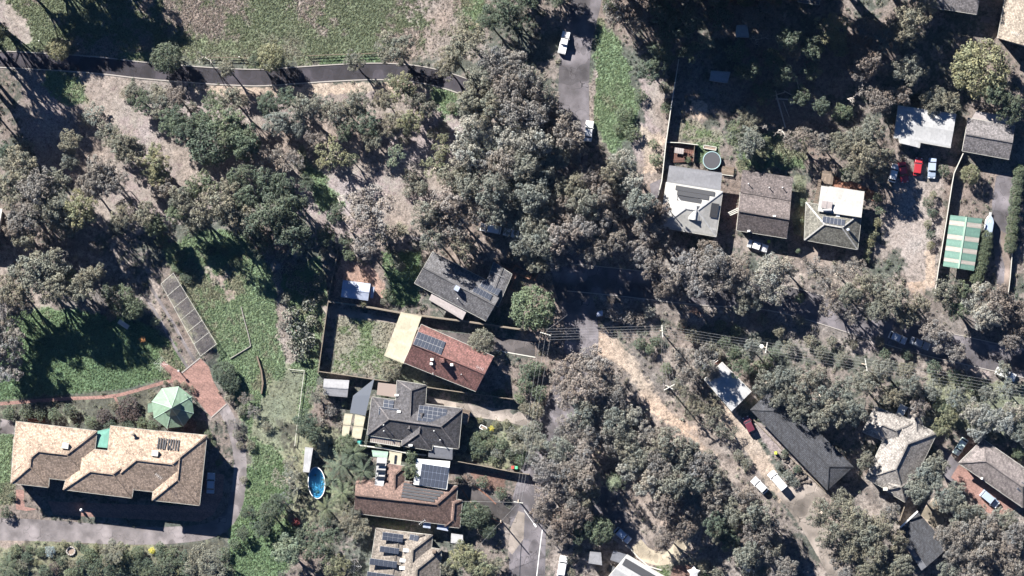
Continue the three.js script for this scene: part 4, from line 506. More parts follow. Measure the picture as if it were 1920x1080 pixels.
{ const e = (label, pts, m = M.timber, h = 0.5, w = 0.22) => { const g = thing('retaining_wall', label, 'wall', P(...pts[0])); for (let i = 0; i + 1 < pts.length; i++) part(g, 'sleeper', boxBetween(P(...pts[i]), P(...pts[i + 1]), w, h + 0.01 * i), m); };
  e('thin white garden wall bending through the green slope', [[452, 575], [458, 600], [466, 628], [470, 649], [432, 672]], M.kerb, 0.3, 0.14); e('dark timber log wall curving down the green slope', [[482, 668], [490, 695], [493, 718], [490, 738]], M.timber, 0.7, 0.35); e('long timber sleeper wall along the charcoal long house', [[1412, 786], [1450, 825], [1500, 876], [1548, 921]], M.capping, 0.5); e('pale stone edging along the cream concrete drive', [[1176, 1022], [1196, 1045], [1216, 1062], [1240, 1069]], M.offwhite, 0.25); }
{ // netted growing cage
  const A = [302, 532], B = [325, 512], C = [406, 645], D = [376, 668], g = thing('netted_cage', 'long netted garden cage with white pipe frame and five cross bars', 'cage', P(352, 590)), h = 2.1;
  const at = (s, t, y) => P(A[0] + (B[0] - A[0]) * s + (D[0] - A[0]) * t + (C[0] - B[0] - D[0] + A[0]) * s * t, A[1] + (B[1] - A[1]) * s + (D[1] - A[1]) * t + (C[1] - B[1] - D[1] + A[1]) * s * t, y);
  for (let i = 0; i <= 6; i++) { const t = i / 6; part(g, 'cross_bar', rod(at(0, t, h), at(1, t, h), 0.045), M.offwhite); for (const s of [0, 1]) part(g, 'post', rod(at(s, t, 0), at(s, t, h), 0.05), M.white); }
  for (const s of [0, 1]) part(g, 'side_bar', rod(at(s, 0, h), at(s, 1, h), 0.05), M.offwhite);
  const net = []; for (let i = 0; i <= 80; i++) net.push(boxBetween(at(0, i / 80, h - 0.06), at(1, i / 80, h - 0.06), 0.045, 0.01)); for (let i = 0; i <= 14; i++) net.push(boxBetween(at(i / 14, 0, h - 0.04), at(i / 14, 1, h - 0.04), 0.045, 0.01)); mat('net', 0.15, 0.135, 0.14); part(g, 'netting', merge(net), M.net);
}

// ------------------------------------------------------------------ power poles and wires
function pole(label, x, y, h, arms, o = {}) { const b = P(x, y, h).setY(0), g = thing('power_pole', label, 'power pole', b), t = b.clone().setY(h); part(g, 'shaft', rod(b, t, 0.17, 0.12, 8), M.pole); for (const [a, len, dy] of arms) part(g, 'cross_arm', boxBetween(V(t.x - Math.cos(a) * len / 2, h - dy, t.z - Math.sin(a) * len / 2), V(t.x + Math.cos(a) * len / 2, h - dy, t.z + Math.sin(a) * len / 2), 0.2, 0.16), M.offwhite); if (arms.length) for (let k = -2; k <= 2; k++) { const [a, len, dy] = arms[0], p = V(t.x + Math.cos(a) * len * 0.22 * k, h - dy + 0.16, t.z + Math.sin(a) * len * 0.22 * k); part(g, 'insulator', rod(p, p.clone().setY(p.y + 0.2), 0.06, 0.05, 6), M.white); } if (o.can) { const p = V(t.x + o.can[0], h - 2.2, t.z + o.can[1]); part(g, 'transformer', rod(p, p.clone().setY(p.y + 1.1), 0.45, 0.45, 14), M.white); } if (o.lamp) { const e = V(t.x + o.lamp[0], h - 1.2, t.z + o.lamp[1]); part(g, 'lamp_arm', rod(t.clone().setY(h - 1.6), e, 0.05), M.white); part(g, 'lamp_head', boxBetween(e, e.clone().add(V(o.lamp[0], 0, o.lamp[1]).normalize().multiplyScalar(0.9)), 0.34, 0.14), M.lampGlass); } return g; }
pole('power pole with street lamp arm leaning over the lower street', 972, 942, 9.5, [[0.15, 2.2, 0.3]], { lamp: [3.6, 5] }); pole('power pole with two white cross arms above the orange track', 1242, 621, 11, [[1.5, 2.9, 0.2], [1.5, 2.2, 1.6]]); pole('power pole carrying a white transformer can', 1437, 652, 11, [[1.75, 2.6, 0.2]], { can: [-1, -0.3] }); pole('power pole with single cross arm among grey-green gums', 1624, 684, 10.5, [[1.4, 3, 0.2]]); pole('power pole with splayed cross arms beside the orange track', 1255, 726, 10, [[-0.5, 2.8, 0.2], [0.5, 2, 0.9]]); pole('power pole in the shade beside the dense conifer', 1023, 626, 10.5, [[0.3, 2.6, 0.2]]); pole('short stay pole beside the red-edged drive', 939, 979, 6, []);
function wire(label, a, b, ha, hb, group) { const p = P(a[0], a[1], ha), q = P(b[0], b[1], hb), m = p.clone().lerp(q, 0.5); m.y -= 0.02 * p.distanceTo(q); single('power_line', label, 'wire', new THREE.TubeGeometry(new THREE.QuadraticBezierCurve3(p, m, q), 24, 0.022, 5), M.wire, group); }
for (let k = 0; k < 5; k++) { wire('sagging overhead wire crossing the street to the orange track pole', [1022 + k * 1.5, 617 + k * 5], [1242, 611 + k * 5], 10.5, 11, 'wires over the street junction'); wire('overhead wire between the orange track pole and the transformer pole', [1242, 611 + k * 5], [1437, 642 + k * 5], 11, 11, 'wires to the transformer pole'); wire('overhead wire between the transformer pole and the single-armed pole', [1437, 642 + k * 5], [1624, 673 + k * 5.5], 11, 10.5, 'wires to the single-armed pole'); wire('overhead wire running on past the single-armed pole over grey gums', [1624, 673 + k * 5.5], [1990, 735 + k * 6], 10.5, 10.5, 'wires beyond the single-armed pole'); }
for (let k = 0; k < 3; k++) wire('overhead wire from the shaded pole across the cottage garden to the lower street', [1013 + k * 10, 628], [967 + k * 5, 941], 10.4, 9.5, 'wires over the cottage garden'); for (let k = 0; k < 4; k++) wire('overhead wire from the orange track pole to the splayed pole', [1239 + k * 3, 628], [1244 + k * 7, 728 - k * 2], 10.6, 10, 'wires above the orange track');
wire('bright service wire from the lower street pole to the brown tiled house', [972, 942], [866, 940], 9.2, 4.4); wire('service wire from the lower street pole to the stone tiled house', [972, 942], [894, 1028], 9, 5); wire('service wire over the shaded verge by the dense conifer', [1064, 590], [1024, 620], 7.5, 10.2); wire('thin service wire over the gravel yard', [1737, 428], [1705, 492], 5, 6);

// ------------------------------------------------------------------ garden things
{ // above-ground pool
  const c = P(594, 905), g = thing('swimming_pool', 'oval above-ground pool with white rim and blue water', 'pool', c), el = (rx, rz, y, n = 40) => Array.from({ length: n }, (_, i) => { const a = i / n * Math.PI * 2, x = rx * Math.cos(a), z = rz * Math.sin(a), t = -0.06; return V(c.x + x * Math.cos(t) - z * Math.sin(t), y, c.z + x * Math.sin(t) + z * Math.cos(t)); });
  const o = el(2.05, 3.75, 1.25), i2 = el(1.88, 3.58, 1.25), ob = el(2.05, 3.75, 0), il = el(1.88, 3.58, 0.06), F = [], L = []; for (let k = 0; k < 40; k++) { const j = (k + 1) % 40; F.push(orient([o[k], o[j], i2[j]], 1), orient([o[k], i2[j], i2[k]], 1), [ob[k], ob[j], o[j], o[k]]); L.push([il[j], il[k], i2[k], i2[j]]); }
  part(g, 'rim', tri(F), M.white); mat('liner', 0.1, 0.3, 0.44); part(g, 'liner', merge([tri(L), slabGeo(il, 0.05)]), M.liner); const wm = new THREE.MeshPhysicalMaterial({ transmission: 1, roughness: 0.05, ior: 1.33, thickness: 1, attenuationDistance: 6 }); wm.attenuationColor.setRGB(0.15, 0.55, 0.8); wm.color.setRGB(0.9, 0.97, 1); part(g, 'water', slabGeo(el(1.87, 3.57, 1.02), 0.9), wm);
}
{ // trampoline
  const c = P(1335, 301, 0.9).setY(0), g = thing('trampoline', 'round trampoline with black mat and pale blue edge pad', 'trampoline', c); const t = new THREE.TorusGeometry(2.05, 0.11, 6, 40); t.rotateX(Math.PI / 2); t.scale(1, 0.5, 1); mat('pad', 0.22, 0.31, 0.33); part(g, 'edge_pad', t.translate(c.x, 0.92, c.z), M.pad); mat('trampMat', 0.05, 0.05, 0.058); part(g, 'jumping_mat', new THREE.CylinderGeometry(1.95, 1.95, 0.03, 40).translate(c.x, 0.9, c.z), M.trampMat); for (let k = 0; k < 6; k++) { const a = k * Math.PI / 3, p = V(c.x + 2 * Math.cos(a), 0, c.z + 2 * Math.sin(a)); part(g, 'leg', rod(p, p.clone().setY(0.9), 0.04), M.steel); }
}
{ const g = thing('timber_deck', 'red-brown timber deck with outdoor furniture behind the pale metal house', 'deck', P(1278, 288)); for (let i = 0; i < 12; i++) { const t = i / 12, u = (i + 0.94) / 12; part(g, 'deck_board', slabGeo([P(1250 + 52 * t, 268 + 3 * t, 0.4), P(1250 + 52 * u, 268 + 3 * u, 0.4), P(1258 + 42 * u, 305 - 2 * u, 0.4), P(1258 + 42 * t, 305 - 2 * t, 0.4)], 0.36), M.deck); } part(g, 'rail', boxBetween(P(1302, 271, 0.42), P(1300, 303, 0.42), 0.1, 0.9), M.timber); }
{ const c = P(1273, 283), g = thing('outdoor_table', 'pale rectangular outdoor table on the red-brown deck', 'table', c.clone().setY(0.4)); c.y = 0.4; part(g, 'table_top', box(c.clone().setY(1.1), 2.2, 0.06, 1.3, -0.15), M.iPink); for (const [x, z] of [[-0.9, -0.5], [0.9, -0.5], [-0.9, 0.5], [0.9, 0.5]]) part(g, 'leg', rod(c.clone().add(V(x, 0, z)), c.clone().add(V(x, 0.7, z)), 0.04), M.timber); for (const [x, y] of [[1276, 272], [1259, 278], [1292, 290], [1283, 296]]) { const p = P(x, y).setY(0.4), k = thing('outdoor_chair', 'dark outdoor chair around the pale deck table', 'chair', p, 'chairs on the red-brown deck'); part(k, 'seat', box(p.clone().setY(0.8), 0.5, 0.06, 0.5), M.deck); part(k, 'backrest', box(p.clone().add(V(0, 0.45, -0.24)), 0.5, 0.45, 0.06), M.deck); for (const [a, b] of [[-0.2, -0.2], [0.2, -0.2], [-0.2, 0.2], [0.2, 0.2]]) part(k, 'leg', rod(p.clone().add(V(a, 0, b)), p.clone().add(V(a, 0.4, b)), 0.025), M.steel); } }
{ const g = thing('planter_box', 'pale timber raised garden bed above the trampoline', 'planter', P(1331, 275)); const q = [[1320, 272], [1343, 276], [1342, 282], [1319, 278]]; for (let i = 0; i < 4; i++) part(g, 'board', boxBetween(P(...q[i]), P(...q[(i + 1) % 4]), 0.14, 0.4 + 0.01 * i), M.offwhite); part(g, 'soil', slabGeo(q.map(([x, y]) => P(x, y, 0.3)), 0.28), M.post); }
{ const g = thing('timber_deck', 'small brown landing with pale edge beside the trampoline', 'deck', P(1365, 320)); part(g, 'floor', slabGeo([P(1353, 311, 0.5), P(1377, 314, 0.5), P(1375, 329, 0.5), P(1353, 326, 0.5)], 0.45), M.timber); part(g, 'edge_board', boxBetween(P(1353, 327, 0.5), P(1375, 330, 0.5), 0.14, 0.12), M.offwhite); }
function hoist(label, x, y) { const c = P(x, y), g = thing('clothes_hoist', label, 'clothesline', c); part(g, 'mast', rod(c, c.clone().setY(2.1), 0.04), M.steel); const e = []; for (let k = 0; k < 4; k++) { const a = k * Math.PI / 2 + 0.1; e.push(V(c.x + 1.7 * Math.cos(a), 2.2, c.z + 1.7 * Math.sin(a))); part(g, 'arm', rod(c.clone().setY(1.95), e[k], 0.025), M.steel); } for (let s = 1; s <= 3; s++) for (let k = 0; k < 4; k++) part(g, 'line', rod(c.clone().setY(2).lerp(e[k], s / 3), c.clone().setY(2).lerp(e[(k + 1) % 4], s / 3), 0.012, 0.012, 4), M.white); }
hoist('rotary clothes hoist on the lawn beside the pink brick court', 303, 682); hoist('rotary clothes hoist beside the stone tiled house', 665, 1060);
function bin(label, x, y, lid) { const c = P(x, y), g = thing('wheelie_bin', label, 'bin', c), b = new THREE.CylinderGeometry(0.42, 0.34, 0.95, 4); b.rotateY(Math.PI / 4); part(g, 'body', b.translate(c.x, 0.52, c.z), M.blackPlastic); part(g, 'lid', new RoundedBoxGeometry(0.66, 0.1, 0.7, 2, 0.04).translate(c.x, 1.05, c.z), lid); for (const s of [-1, 1]) { const w = new THREE.CylinderGeometry(0.1, 0.1, 0.05, 10); w.rotateZ(Math.PI / 2); part(g, 'wheel', w.translate(c.x + s * 0.25, 0.1, c.z - 0.3), M.tyre); } }
bin('wheelie bin with red lid at the end of the garden fence', 961.5, 876, M.redPlastic); bin('wheelie bin with green lid at the end of the garden fence', 968, 876.5, M.greenPlastic); bin('wheelie bin with lime lid behind the white sedan', 1441, 453, M.lime); bin('wheelie bin with lime lid against the rockery on the dirt lane', 1454, 849, M.lime); bin('wheelie bin with yellow-green lid near the pale hedge', 1910, 311, M.lime);
{ const c = P(906, 802), g = thing('cold_frame', 'small white framed garden cold frame in the cottage garden', 'planter', c); for (const [a, b, w, d] of [[-0.8, 0, 0.14, 1], [0.8, 0, 0.14, 1], [0, -0.43, 1.74, 0.14], [0, 0.43, 1.74, 0.14]]) { const q = box(V(0, 0, 0), w, 0.5, d); q.translate(a, 0, b); q.rotateY(-0.5); part(g, 'frame_board', q.translate(c.x, 0, c.z), M.white); } const s = box(V(0, 0, 0), 1.5, 0.35, 0.75); s.rotateY(-0.5); part(g, 'soil', s.translate(c.x, 0, c.z), M.post); }
{ const c = P(133, 1033), g = thing('fire_pit', 'round stone fire pit ringed by garden shrubs', 'fire pit', c); for (let k = 0; k < 12; k++) { const a = k / 12 * Math.PI * 2, q = new RoundedBoxGeometry(0.46, 0.4, 0.35, 1, 0.08); q.rotateY(-a - Math.PI / 2); part(g, 'stone', q.translate(c.x + 0.95 * Math.cos(a), 0.2, c.z + 0.95 * Math.sin(a)), M.kerb); } part(g, 'ash', new THREE.CylinderGeometry(0.8, 0.8, 0.12, 16).translate(c.x, 0.06, c.z), M.post); }
{ const c = P(69, 788), g = thing('garden_bench', 'red-brown slatted garden bench among shrubs beside the long house', 'bench', c); for (let k = 0; k < 4; k++) part(g, 'slat', boxBetween(c.clone().add(V(-2, 0.45, -0.3 + k * 0.16)), c.clone().add(V(2, 0.45, -0.1 + k * 0.16)), 0.12, 0.05), M.deck); part(g, 'backrest', boxBetween(c.clone().add(V(-2, 0.5, -0.42)), c.clone().add(V(2, 0.5, -0.22)), 0.06, 0.45), M.deck); for (const x of [-1.8, 1.8]) part(g, 'leg', box(c.clone().add(V(x, 0, 0.05)), 0.1, 0.45, 0.5), M.deck); }
{ const c = P(336, 695), g = thing('garden_lamp', 'dark garden lamp post at the brick court', 'lamp', c); part(g, 'shaft', rod(c, c.clone().setY(1.6), 0.12, 0.1, 8), M.blackPlastic); part(g, 'lantern', new RoundedBoxGeometry(0.45, 0.5, 0.45, 2, 0.08).translate(c.x, 1.8, c.z), M.steel); }
{ const c = P(153, 956), g = thing('garden_statue', 'small white garden statue in the shade of the long house', 'statue', c); const pr = [[0.4, 0], [0.4, 0.3], [0.22, 0.35], [0.2, 0.5], [0.36, 0.8], [0.3, 1.1], [0.16, 1.3], [0.12, 1.4], [0.2, 1.55], [0.16, 1.72], [0, 1.78]].map(([x, y]) => new THREE.Vector2(x, y)); part(g, 'figure', new THREE.LatheGeometry(pr, 14).translate(c.x, 0, c.z), M.white); }
{ const c = P(232, 608); const g = thing('tarpaulin', 'crumpled white sheet thrown over a brush heap on the lawn edge', 'tarp', c), q = new THREE.PlaneGeometry(2.8, 1.1, 14, 6); q.rotateX(-Math.PI / 2); const p = q.attributes.position; for (let i = 0; i < p.count; i++) p.setY(i, 0.5 + 0.25 * fbm(p.getX(i) * 2 + 3, p.getZ(i) * 3, 2)); q.rotateY(-0.6); q.computeVertexNormals(); part(g, 'sheet', q.translate(c.x, 0, c.z), M.offwhite); }
{ const c = P(1300, 1072), g = thing('shade_sail', 'small white star-shaped shade sail on the lawn by the cream drive', 'shade sail', c), t = c.clone().setY(2.6), e = []; for (let k = 0; k < 5; k++) { const a = k / 5 * Math.PI * 2 - 1.57; e.push([V(c.x + 1.6 * Math.cos(a), 2.1, c.z + 1.6 * Math.sin(a)), V(c.x + 0.9 * Math.cos(a + 0.63), 2.25, c.z + 0.9 * Math.sin(a + 0.63))]); part(g, 'pole', rod(e[k][0].clone().setY(0), e[k][0], 0.03), M.steel); } const F = []; for (let k = 0; k < 5; k++) F.push(orient([t, e[k][0], e[k][1]], 1), orient([t, e[k][1], e[(k + 1) % 5][0]], 1)); part(g, 'cloth', tri(F), M.white); }
seed(77);
function log(x, y, len, a, r) { const p = P(x, y), d = V(Math.cos(a), 0, Math.sin(a)).multiplyScalar(len / 2); p.y = r; single('fallen_log', 'pale fallen log lying in the shaded clearing among dark trees', 'log', rod(p.clone().sub(d), p.clone().add(d), r, r * 0.7, 8), M.deadwood, 'fallen logs in the shaded clearing'); }
for (const [x, y, l, a, r] of [[1463, 205, 9, 1.3, 0.22], [1470, 186, 4, 0.05, 0.18], [1458, 177, 4, -0.3, 0.14], [1484, 178, 4, 0.5, 0.12], [1474, 205, 4, 1.2, 0.12], [1497, 165, 3.5, 1.4, 0.14], [1492, 190, 3, -0.6, 0.12]]) log(x, y, l, a, r);
mat('rock', 0.36, 0.3, 0.26, { map: roughMap }); for (let k = 0; k < 46; k++) { const t = rnd(), x = 1462 + 52 * t + rr(-9, 9), y = 852 + 52 * t + rr(-9, 9), s = rr(0.25, 0.6), q = new THREE.IcosahedronGeometry(s, 1), p = q.attributes.position; for (let i = 0; i < p.count; i++) { const f = 0.8 + 0.4 * hash(Math.round(p.getX(i) * 50) + k * 31, Math.round(p.getY(i) * 50 + p.getZ(i) * 77)); p.setXYZ(i, p.getX(i) * f, p.getY(i) * f * 0.7, p.getZ(i) * f); } q.computeVertexNormals(); const c = P(x, y); single('rock', 'rough tan rock in the rockery beside the dirt lane', 'rock', q.translate(c.x, s * 0.3, c.z), M.rock, 'rockery stones'); }
// ------------------------------------------------------------------ vegetation
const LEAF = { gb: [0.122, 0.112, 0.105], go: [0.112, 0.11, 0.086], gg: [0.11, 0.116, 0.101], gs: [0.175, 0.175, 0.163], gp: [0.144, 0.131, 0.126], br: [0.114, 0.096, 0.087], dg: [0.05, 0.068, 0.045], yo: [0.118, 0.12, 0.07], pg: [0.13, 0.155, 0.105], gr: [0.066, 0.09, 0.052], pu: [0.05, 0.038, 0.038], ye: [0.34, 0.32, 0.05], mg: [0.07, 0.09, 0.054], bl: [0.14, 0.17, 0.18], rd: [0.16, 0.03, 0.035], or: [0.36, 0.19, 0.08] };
const TONE = { gb: 'grey-brown', go: 'olive', gg: 'grey-green', gs: 'silvery grey', gp: 'pinkish grey', br: 'rusty brown', dg: 'dark green', yo: 'yellow-olive', pg: 'pale green', gr: 'bright green', pu: 'dark purplish', ye: 'yellow', mg: 'mid-green', bl: 'silver-blue', rd: 'red', or: 'orange' };
const leafMats = {}; const SHADES = [[1, 1, 1], [0.9, 0.92, 0.95], [1.08, 1.06, 1.04], [0.97, 1, 1.05], [1.05, 1, 0.97]];   // no two trees of a kind are quite one colour
const leafMat = (k, v = 0) => leafMats[k + v] ??= (() => { const m = new THREE.MeshPhysicalMaterial({ vertexColors: true, roughness: 1, transmission: 0.35, thickness: 0, side: THREE.DoubleSide }); m.color.setRGB(...LEAF[k].map((c, i) => c * [1.43, 1.44, 1.38][i] * SHADES[v][i])); return m; })();
class Leaves { // quads with a tone of their own
  constructor() { this.p = []; this.c = []; this.i = []; }
  quad(x, y, z, nx, ny, nz, l, w, tone, hue) {
    const n = V(nx, ny, nz).normalize(), t = V(rr(-1, 1), rr(-1, 1), rr(-1, 1)).cross(n).normalize(), b = n.clone().cross(t), o = this.p.length / 3;
    for (const [a, d, e] of [[-1, -0.35, 0], [0.1, -1, 0.12], [1, 0.3, 0], [-0.1, 1, 0.12]]) { this.p.push(x + t.x * l * a / 2 + b.x * w * d / 2 + n.x * l * e, y + t.y * l * a / 2 + b.y * w * d / 2 + n.y * l * e, z + t.z * l * a / 2 + b.z * w * d / 2 + n.z * l * e); this.c.push(tone * (1 + hue), tone, tone * (1 - hue)); }
    this.i.push(o, o + 1, o + 2, o, o + 2, o + 3);
  }
  face(a, b, c, d, tone, hue) { const o = this.p.length / 3; for (const q of [a, b, c, d]) { this.p.push(q.x, q.y, q.z); this.c.push(tone * (1 + hue), tone, tone * (1 - hue)); } this.i.push(o, o + 1, o + 2, o, o + 2, o + 3); }
  clump(cx, cy, cz, R, n, l, w, up = 0.3, tone = 1, hue = 0, flat = 0.8) {
    for (let k = 0; k < n; k++) { let x, y, z, d; do { x = rr(-1, 1); y = rr(-1, 1); z = rr(-1, 1); d = x * x + y * y + z * z; } while (d > 1 || d < 0.12); const s = rr(0.75, 1.25); this.quad(cx + x * R, cy + y * R * flat, cz + z * R, x + rr(-0.7, 0.7), y + up + rr(-0.7, 0.7), z + rr(-0.7, 0.7), l * s, w * s, tone * rr(0.72, 1.28), hue + rr(-0.06, 0.06)); }
  }
  geo() { const g = new THREE.BufferGeometry(); g.setAttribute('position', new THREE.Float32BufferAttribute(this.p, 3)); g.setAttribute('color', new THREE.Float32BufferAttribute(this.c, 3)); g.setIndex(this.i); g.computeVertexNormals(); return g; }
}
function limb(L, a, b, r0, r1) { const m = a.clone().lerp(b, 0.5).add(V(rr(-0.06, 0.06), rr(0, 0.06), rr(-0.06, 0.06))), rm = (r0 + r1) / 2; L.push(rod(a, m, r0, rm, 6), rod(m, b, rm, r1, 6)); }
// each form is built for a crown radius of 1 and a height of H0, then scaled
const FORMS = {};
function gumForm(s, n, thin) { seed(s); const F = new Leaves(), T = [], H0 = 2.5; limb(T, V(0, 0, 0), V(rr(-0.08, 0.08), 1.0, rr(-0.08, 0.08)), 0.075, 0.05);
  for (let i = 0; i < n; i++) { const a = i * 2.4 + rr(-0.4, 0.4), q = Math.sqrt((i + 0.5) / n) * 0.74, x = q * Math.cos(a) * rr(0.85, 1.15), z = q * Math.sin(a) * rr(0.85, 1.15), y = 1.32 + 0.78 * (1 - q * q) + rr(-0.24, 0.2), R = rr(0.24, 0.36), tone = rr(0.85, 1.15), hue = rr(-0.07, 0.07);
    limb(T, V(0, rr(0.7, 1.05), 0), V(x * 0.9, y - 0.1, z * 0.9), 0.038, 0.012);
    const nc = thin ? 9 : 14; for (let c = 0; c < nc; c++) { const u = c / nc * 6.28 + rr(0, 1), v = rr(-0.55, 1), h = Math.sqrt(1 - Math.max(0, v) ** 2) * R * rr(0.7, 1); F.clump(x + h * Math.cos(u), y + v * R * 0.8, z + h * Math.sin(u), rr(0.1, 0.16) * (thin ? 0.95 : 1), thin ? 22 : 27, 0.078, 0.05, 0.4, tone * rr(0.9, 1.1), hue); } }
  return { H0, crown: F.geo(), trunk: merge(T), pale: true }; }
function roundForm(s, n, fine, H0 = 1.7) { seed(s); const F = new Leaves(), T = []; limb(T, V(0, 0, 0), V(0, H0 * 0.5, 0), 0.09, 0.06); for (let k = 0; k < 5; k++) limb(T, V(0, H0 * 0.35, 0), V(0.5 * Math.cos(k * 1.26), H0 * 0.62, 0.5 * Math.sin(k * 1.26)), 0.04, 0.015);
  const c = H0 * 0.56, ry = H0 * 0.4; for (let i = 0; i < n; i++) { const v = 1 - 1.55 * (i + 0.5) / n, u = i * 2.39996 + rr(-0.3, 0.3), h = Math.sqrt(Math.max(0, 1 - v * v)), k = rr(0.72, 0.93); F.clump(h * Math.cos(u) * k, c + v * ry * k, h * Math.sin(u) * k, rr(0.12, 0.18), 34, fine, fine * 0.62, 0.35, rr(0.86, 1.14), rr(-0.05, 0.05)); }
  for (let i = 0; i < n / 3; i++) F.clump(rr(-0.55, 0.55), c + rr(-0.2, 0.6) * ry, rr(-0.55, 0.55), 0.3, 26, fine, fine * 0.7);
  return { H0, crown: F.geo(), trunk: merge(T) }; }
function coneForm(s) { seed(s); const F = new Leaves(), T = [], H0 = 3.2; limb(T, V(0, 0, 0), V(0, 3, 0), 0.07, 0.015); for (let i = 0; i < 90; i++) { const t = (i + 0.5) / 90, y = 0.5 + 2.6 * t, R = (1 - t) * 0.92 + 0.06, a = i * 2.4; const d = rr(0.45, 1) * R; F.clump(d * Math.cos(a), y - d * 0.18, d * Math.sin(a), 0.15, 24, 0.1, 0.04, 0.3, rr(0.85, 1.15)); } return { H0, crown: F.geo(), trunk: merge(T) }; }
function shrubForm(s, n) { seed(s); const F = new Leaves(), T = [], H0 = 1.2; for (let k = 0; k < 4; k++) limb(T, V(0, 0, 0), V(rr(-0.5, 0.5), 0.6, rr(-0.5, 0.5)), 0.04, 0.015); for (let i = 0; i < n; i++) { const a = i * 2.4, q = Math.sqrt((i + 0.5) / n) * 0.8; F.clump(q * Math.cos(a) * rr(0.8, 1.15), 0.35 + 0.6 * (1 - q * q) + rr(-0.12, 0.12), q * Math.sin(a) * rr(0.8, 1.15), rr(0.18, 0.27), 40, 0.13, 0.08, 0.4, rr(0.84, 1.16), rr(-0.06, 0.06)); } return { H0, crown: F.geo(), trunk: merge(T) }; }
function palmForm(s, n) { seed(s); const F = new Leaves(), T = [], H0 = 2; limb(T, V(0, 0, 0), V(0.05, 1.5, 0), 0.07, 0.06);
  for (let i = 0; i < n; i++) { const a = i * 2.4 + rr(-0.2, 0.2), el = i % 2 ? rr(0.05, 0.5) : rr(0.6, 1.1), L = rr(0.8, 1.15), tone = rr(0.6, 1.3), hue = rr(-0.06, 0.1), f = V(Math.cos(a), 0, Math.sin(a)), sd = V(-f.z, 0, f.x), N = 11, rp = [];
    for (let k = 0; k <= N; k++) { const t = k / N; rp.push(f.clone().multiplyScalar(L * t * Math.cos(el * (1 - t * 0.5))).add(V(0, 1.5 + L * (Math.sin(el) * t - 0.8 * t * t), 0))); }
    for (let k = 0; k < N; k++) for (const q of [-1, 1]) { const w = 0.14 * Math.sin(Math.PI * (0.14 + 0.8 * k / N)), tip = rp[k].clone().addScaledVector(sd, q * w).addScaledVector(f, 0.1).add(V(0, -0.07 * w / 0.2 + rr(-0.02, 0.02), 0)), tn = tone * rr(0.8, 1.2); F.face(rp[k], rp[k].clone().lerp(rp[k + 1], 0.6), tip, rp[k].clone().lerp(tip, 0.6).addScaledVector(f, -0.03), tn, hue); } }
  return { H0, crown: F.geo(), trunk: merge(T) }; }
function padForm(s) { seed(s); const F = new Leaves(), T = [], H0 = 1.3; limb(T, V(0, 0, 0), V(0, 0.6, 0), 0.09, 0.06); for (let i = 0; i < 150; i++) { const a = rr(0, 6.28), q = Math.sqrt(rnd()) * 0.95, y = 0.25 + (1 - q * q) * 0.85 * rr(0.5, 1.05), n = V(rr(-1, 1), rr(-0.2, 0.9), rr(-1, 1)); F.quad(q * Math.cos(a), y, q * Math.sin(a), n.x, n.y, n.z, 0.27, 0.22, rr(0.5, 1.6), rr(-0.06, 0.06)); } return { H0, crown: F.geo(), trunk: merge(T) }; }
function deadForm(s) { seed(s); const T = [], H0 = 2.6; (function grow(p, d, len, r, n) { const e = p.clone().addScaledVector(d, len); limb(T, p, e, r, r * 0.65); if (n) for (let k = 0; k < (n > 2 ? 3 : 2); k++) grow(e, d.clone().add(V(rr(-0.8, 0.8), rr(-0.15, 0.35), rr(-0.8, 0.8))).normalize(), len * rr(0.6, 0.85), r * 0.62, n - 1); })(V(0, 0, 0), V(rr(-0.15, 0.15), 1, rr(-0.15, 0.15)).normalize(), 0.9, 0.07, 4); return { H0, trunk: merge(T), dead: true }; }
FORMS.g = [gumForm(11, 10), gumForm(12, 11), gumForm(13, 9), gumForm(14, 12), gumForm(15, 10)]; FORMS.t = [gumForm(21, 8, true), gumForm(22, 9, true), gumForm(23, 7, true)]; FORMS.r = [roundForm(31, 120, 0.08), roundForm(32, 110, 0.084)]; FORMS.c = [coneForm(41)]; FORMS.s = [shrubForm(51, 20), shrubForm(52, 18), shrubForm(53, 22)]; FORMS.p = [palmForm(61, 13), palmForm(62, 12)]; FORMS.k = [padForm(71), padForm(72)]; FORMS.d = [deadForm(81), deadForm(82), deadForm(83)];
const FORMNAME = { g: ['gum_tree', 'gum tree', 'tree'], t: ['wispy_tree', 'thin-crowned tree', 'tree'], r: ['round_tree', 'dense round-crowned tree', 'tree'], c: ['conifer_tree', 'pointed conifer', 'tree'], s: ['shrub', 'leafy shrub', 'shrub'], p: ['palm_tree', 'palm with arching fronds', 'palm'], k: ['cactus_clump', 'prickly pear cactus clump', 'cactus'], d: ['dead_tree', 'bare white-limbed dead tree', 'tree'] };
const HGT = { g: (r) => r * 2.4 + 2, t: (r) => r * 2 + 2, r: (r) => r * 1.55 + 0.8, c: (r) => r * 3, s: (r) => r * 1.15 + 0.2, p: (r) => r * 1.6 + 1.5, k: (r) => r * 1.3, d: (r) => r * 2.4 + 1 };
let plantCount = 0;
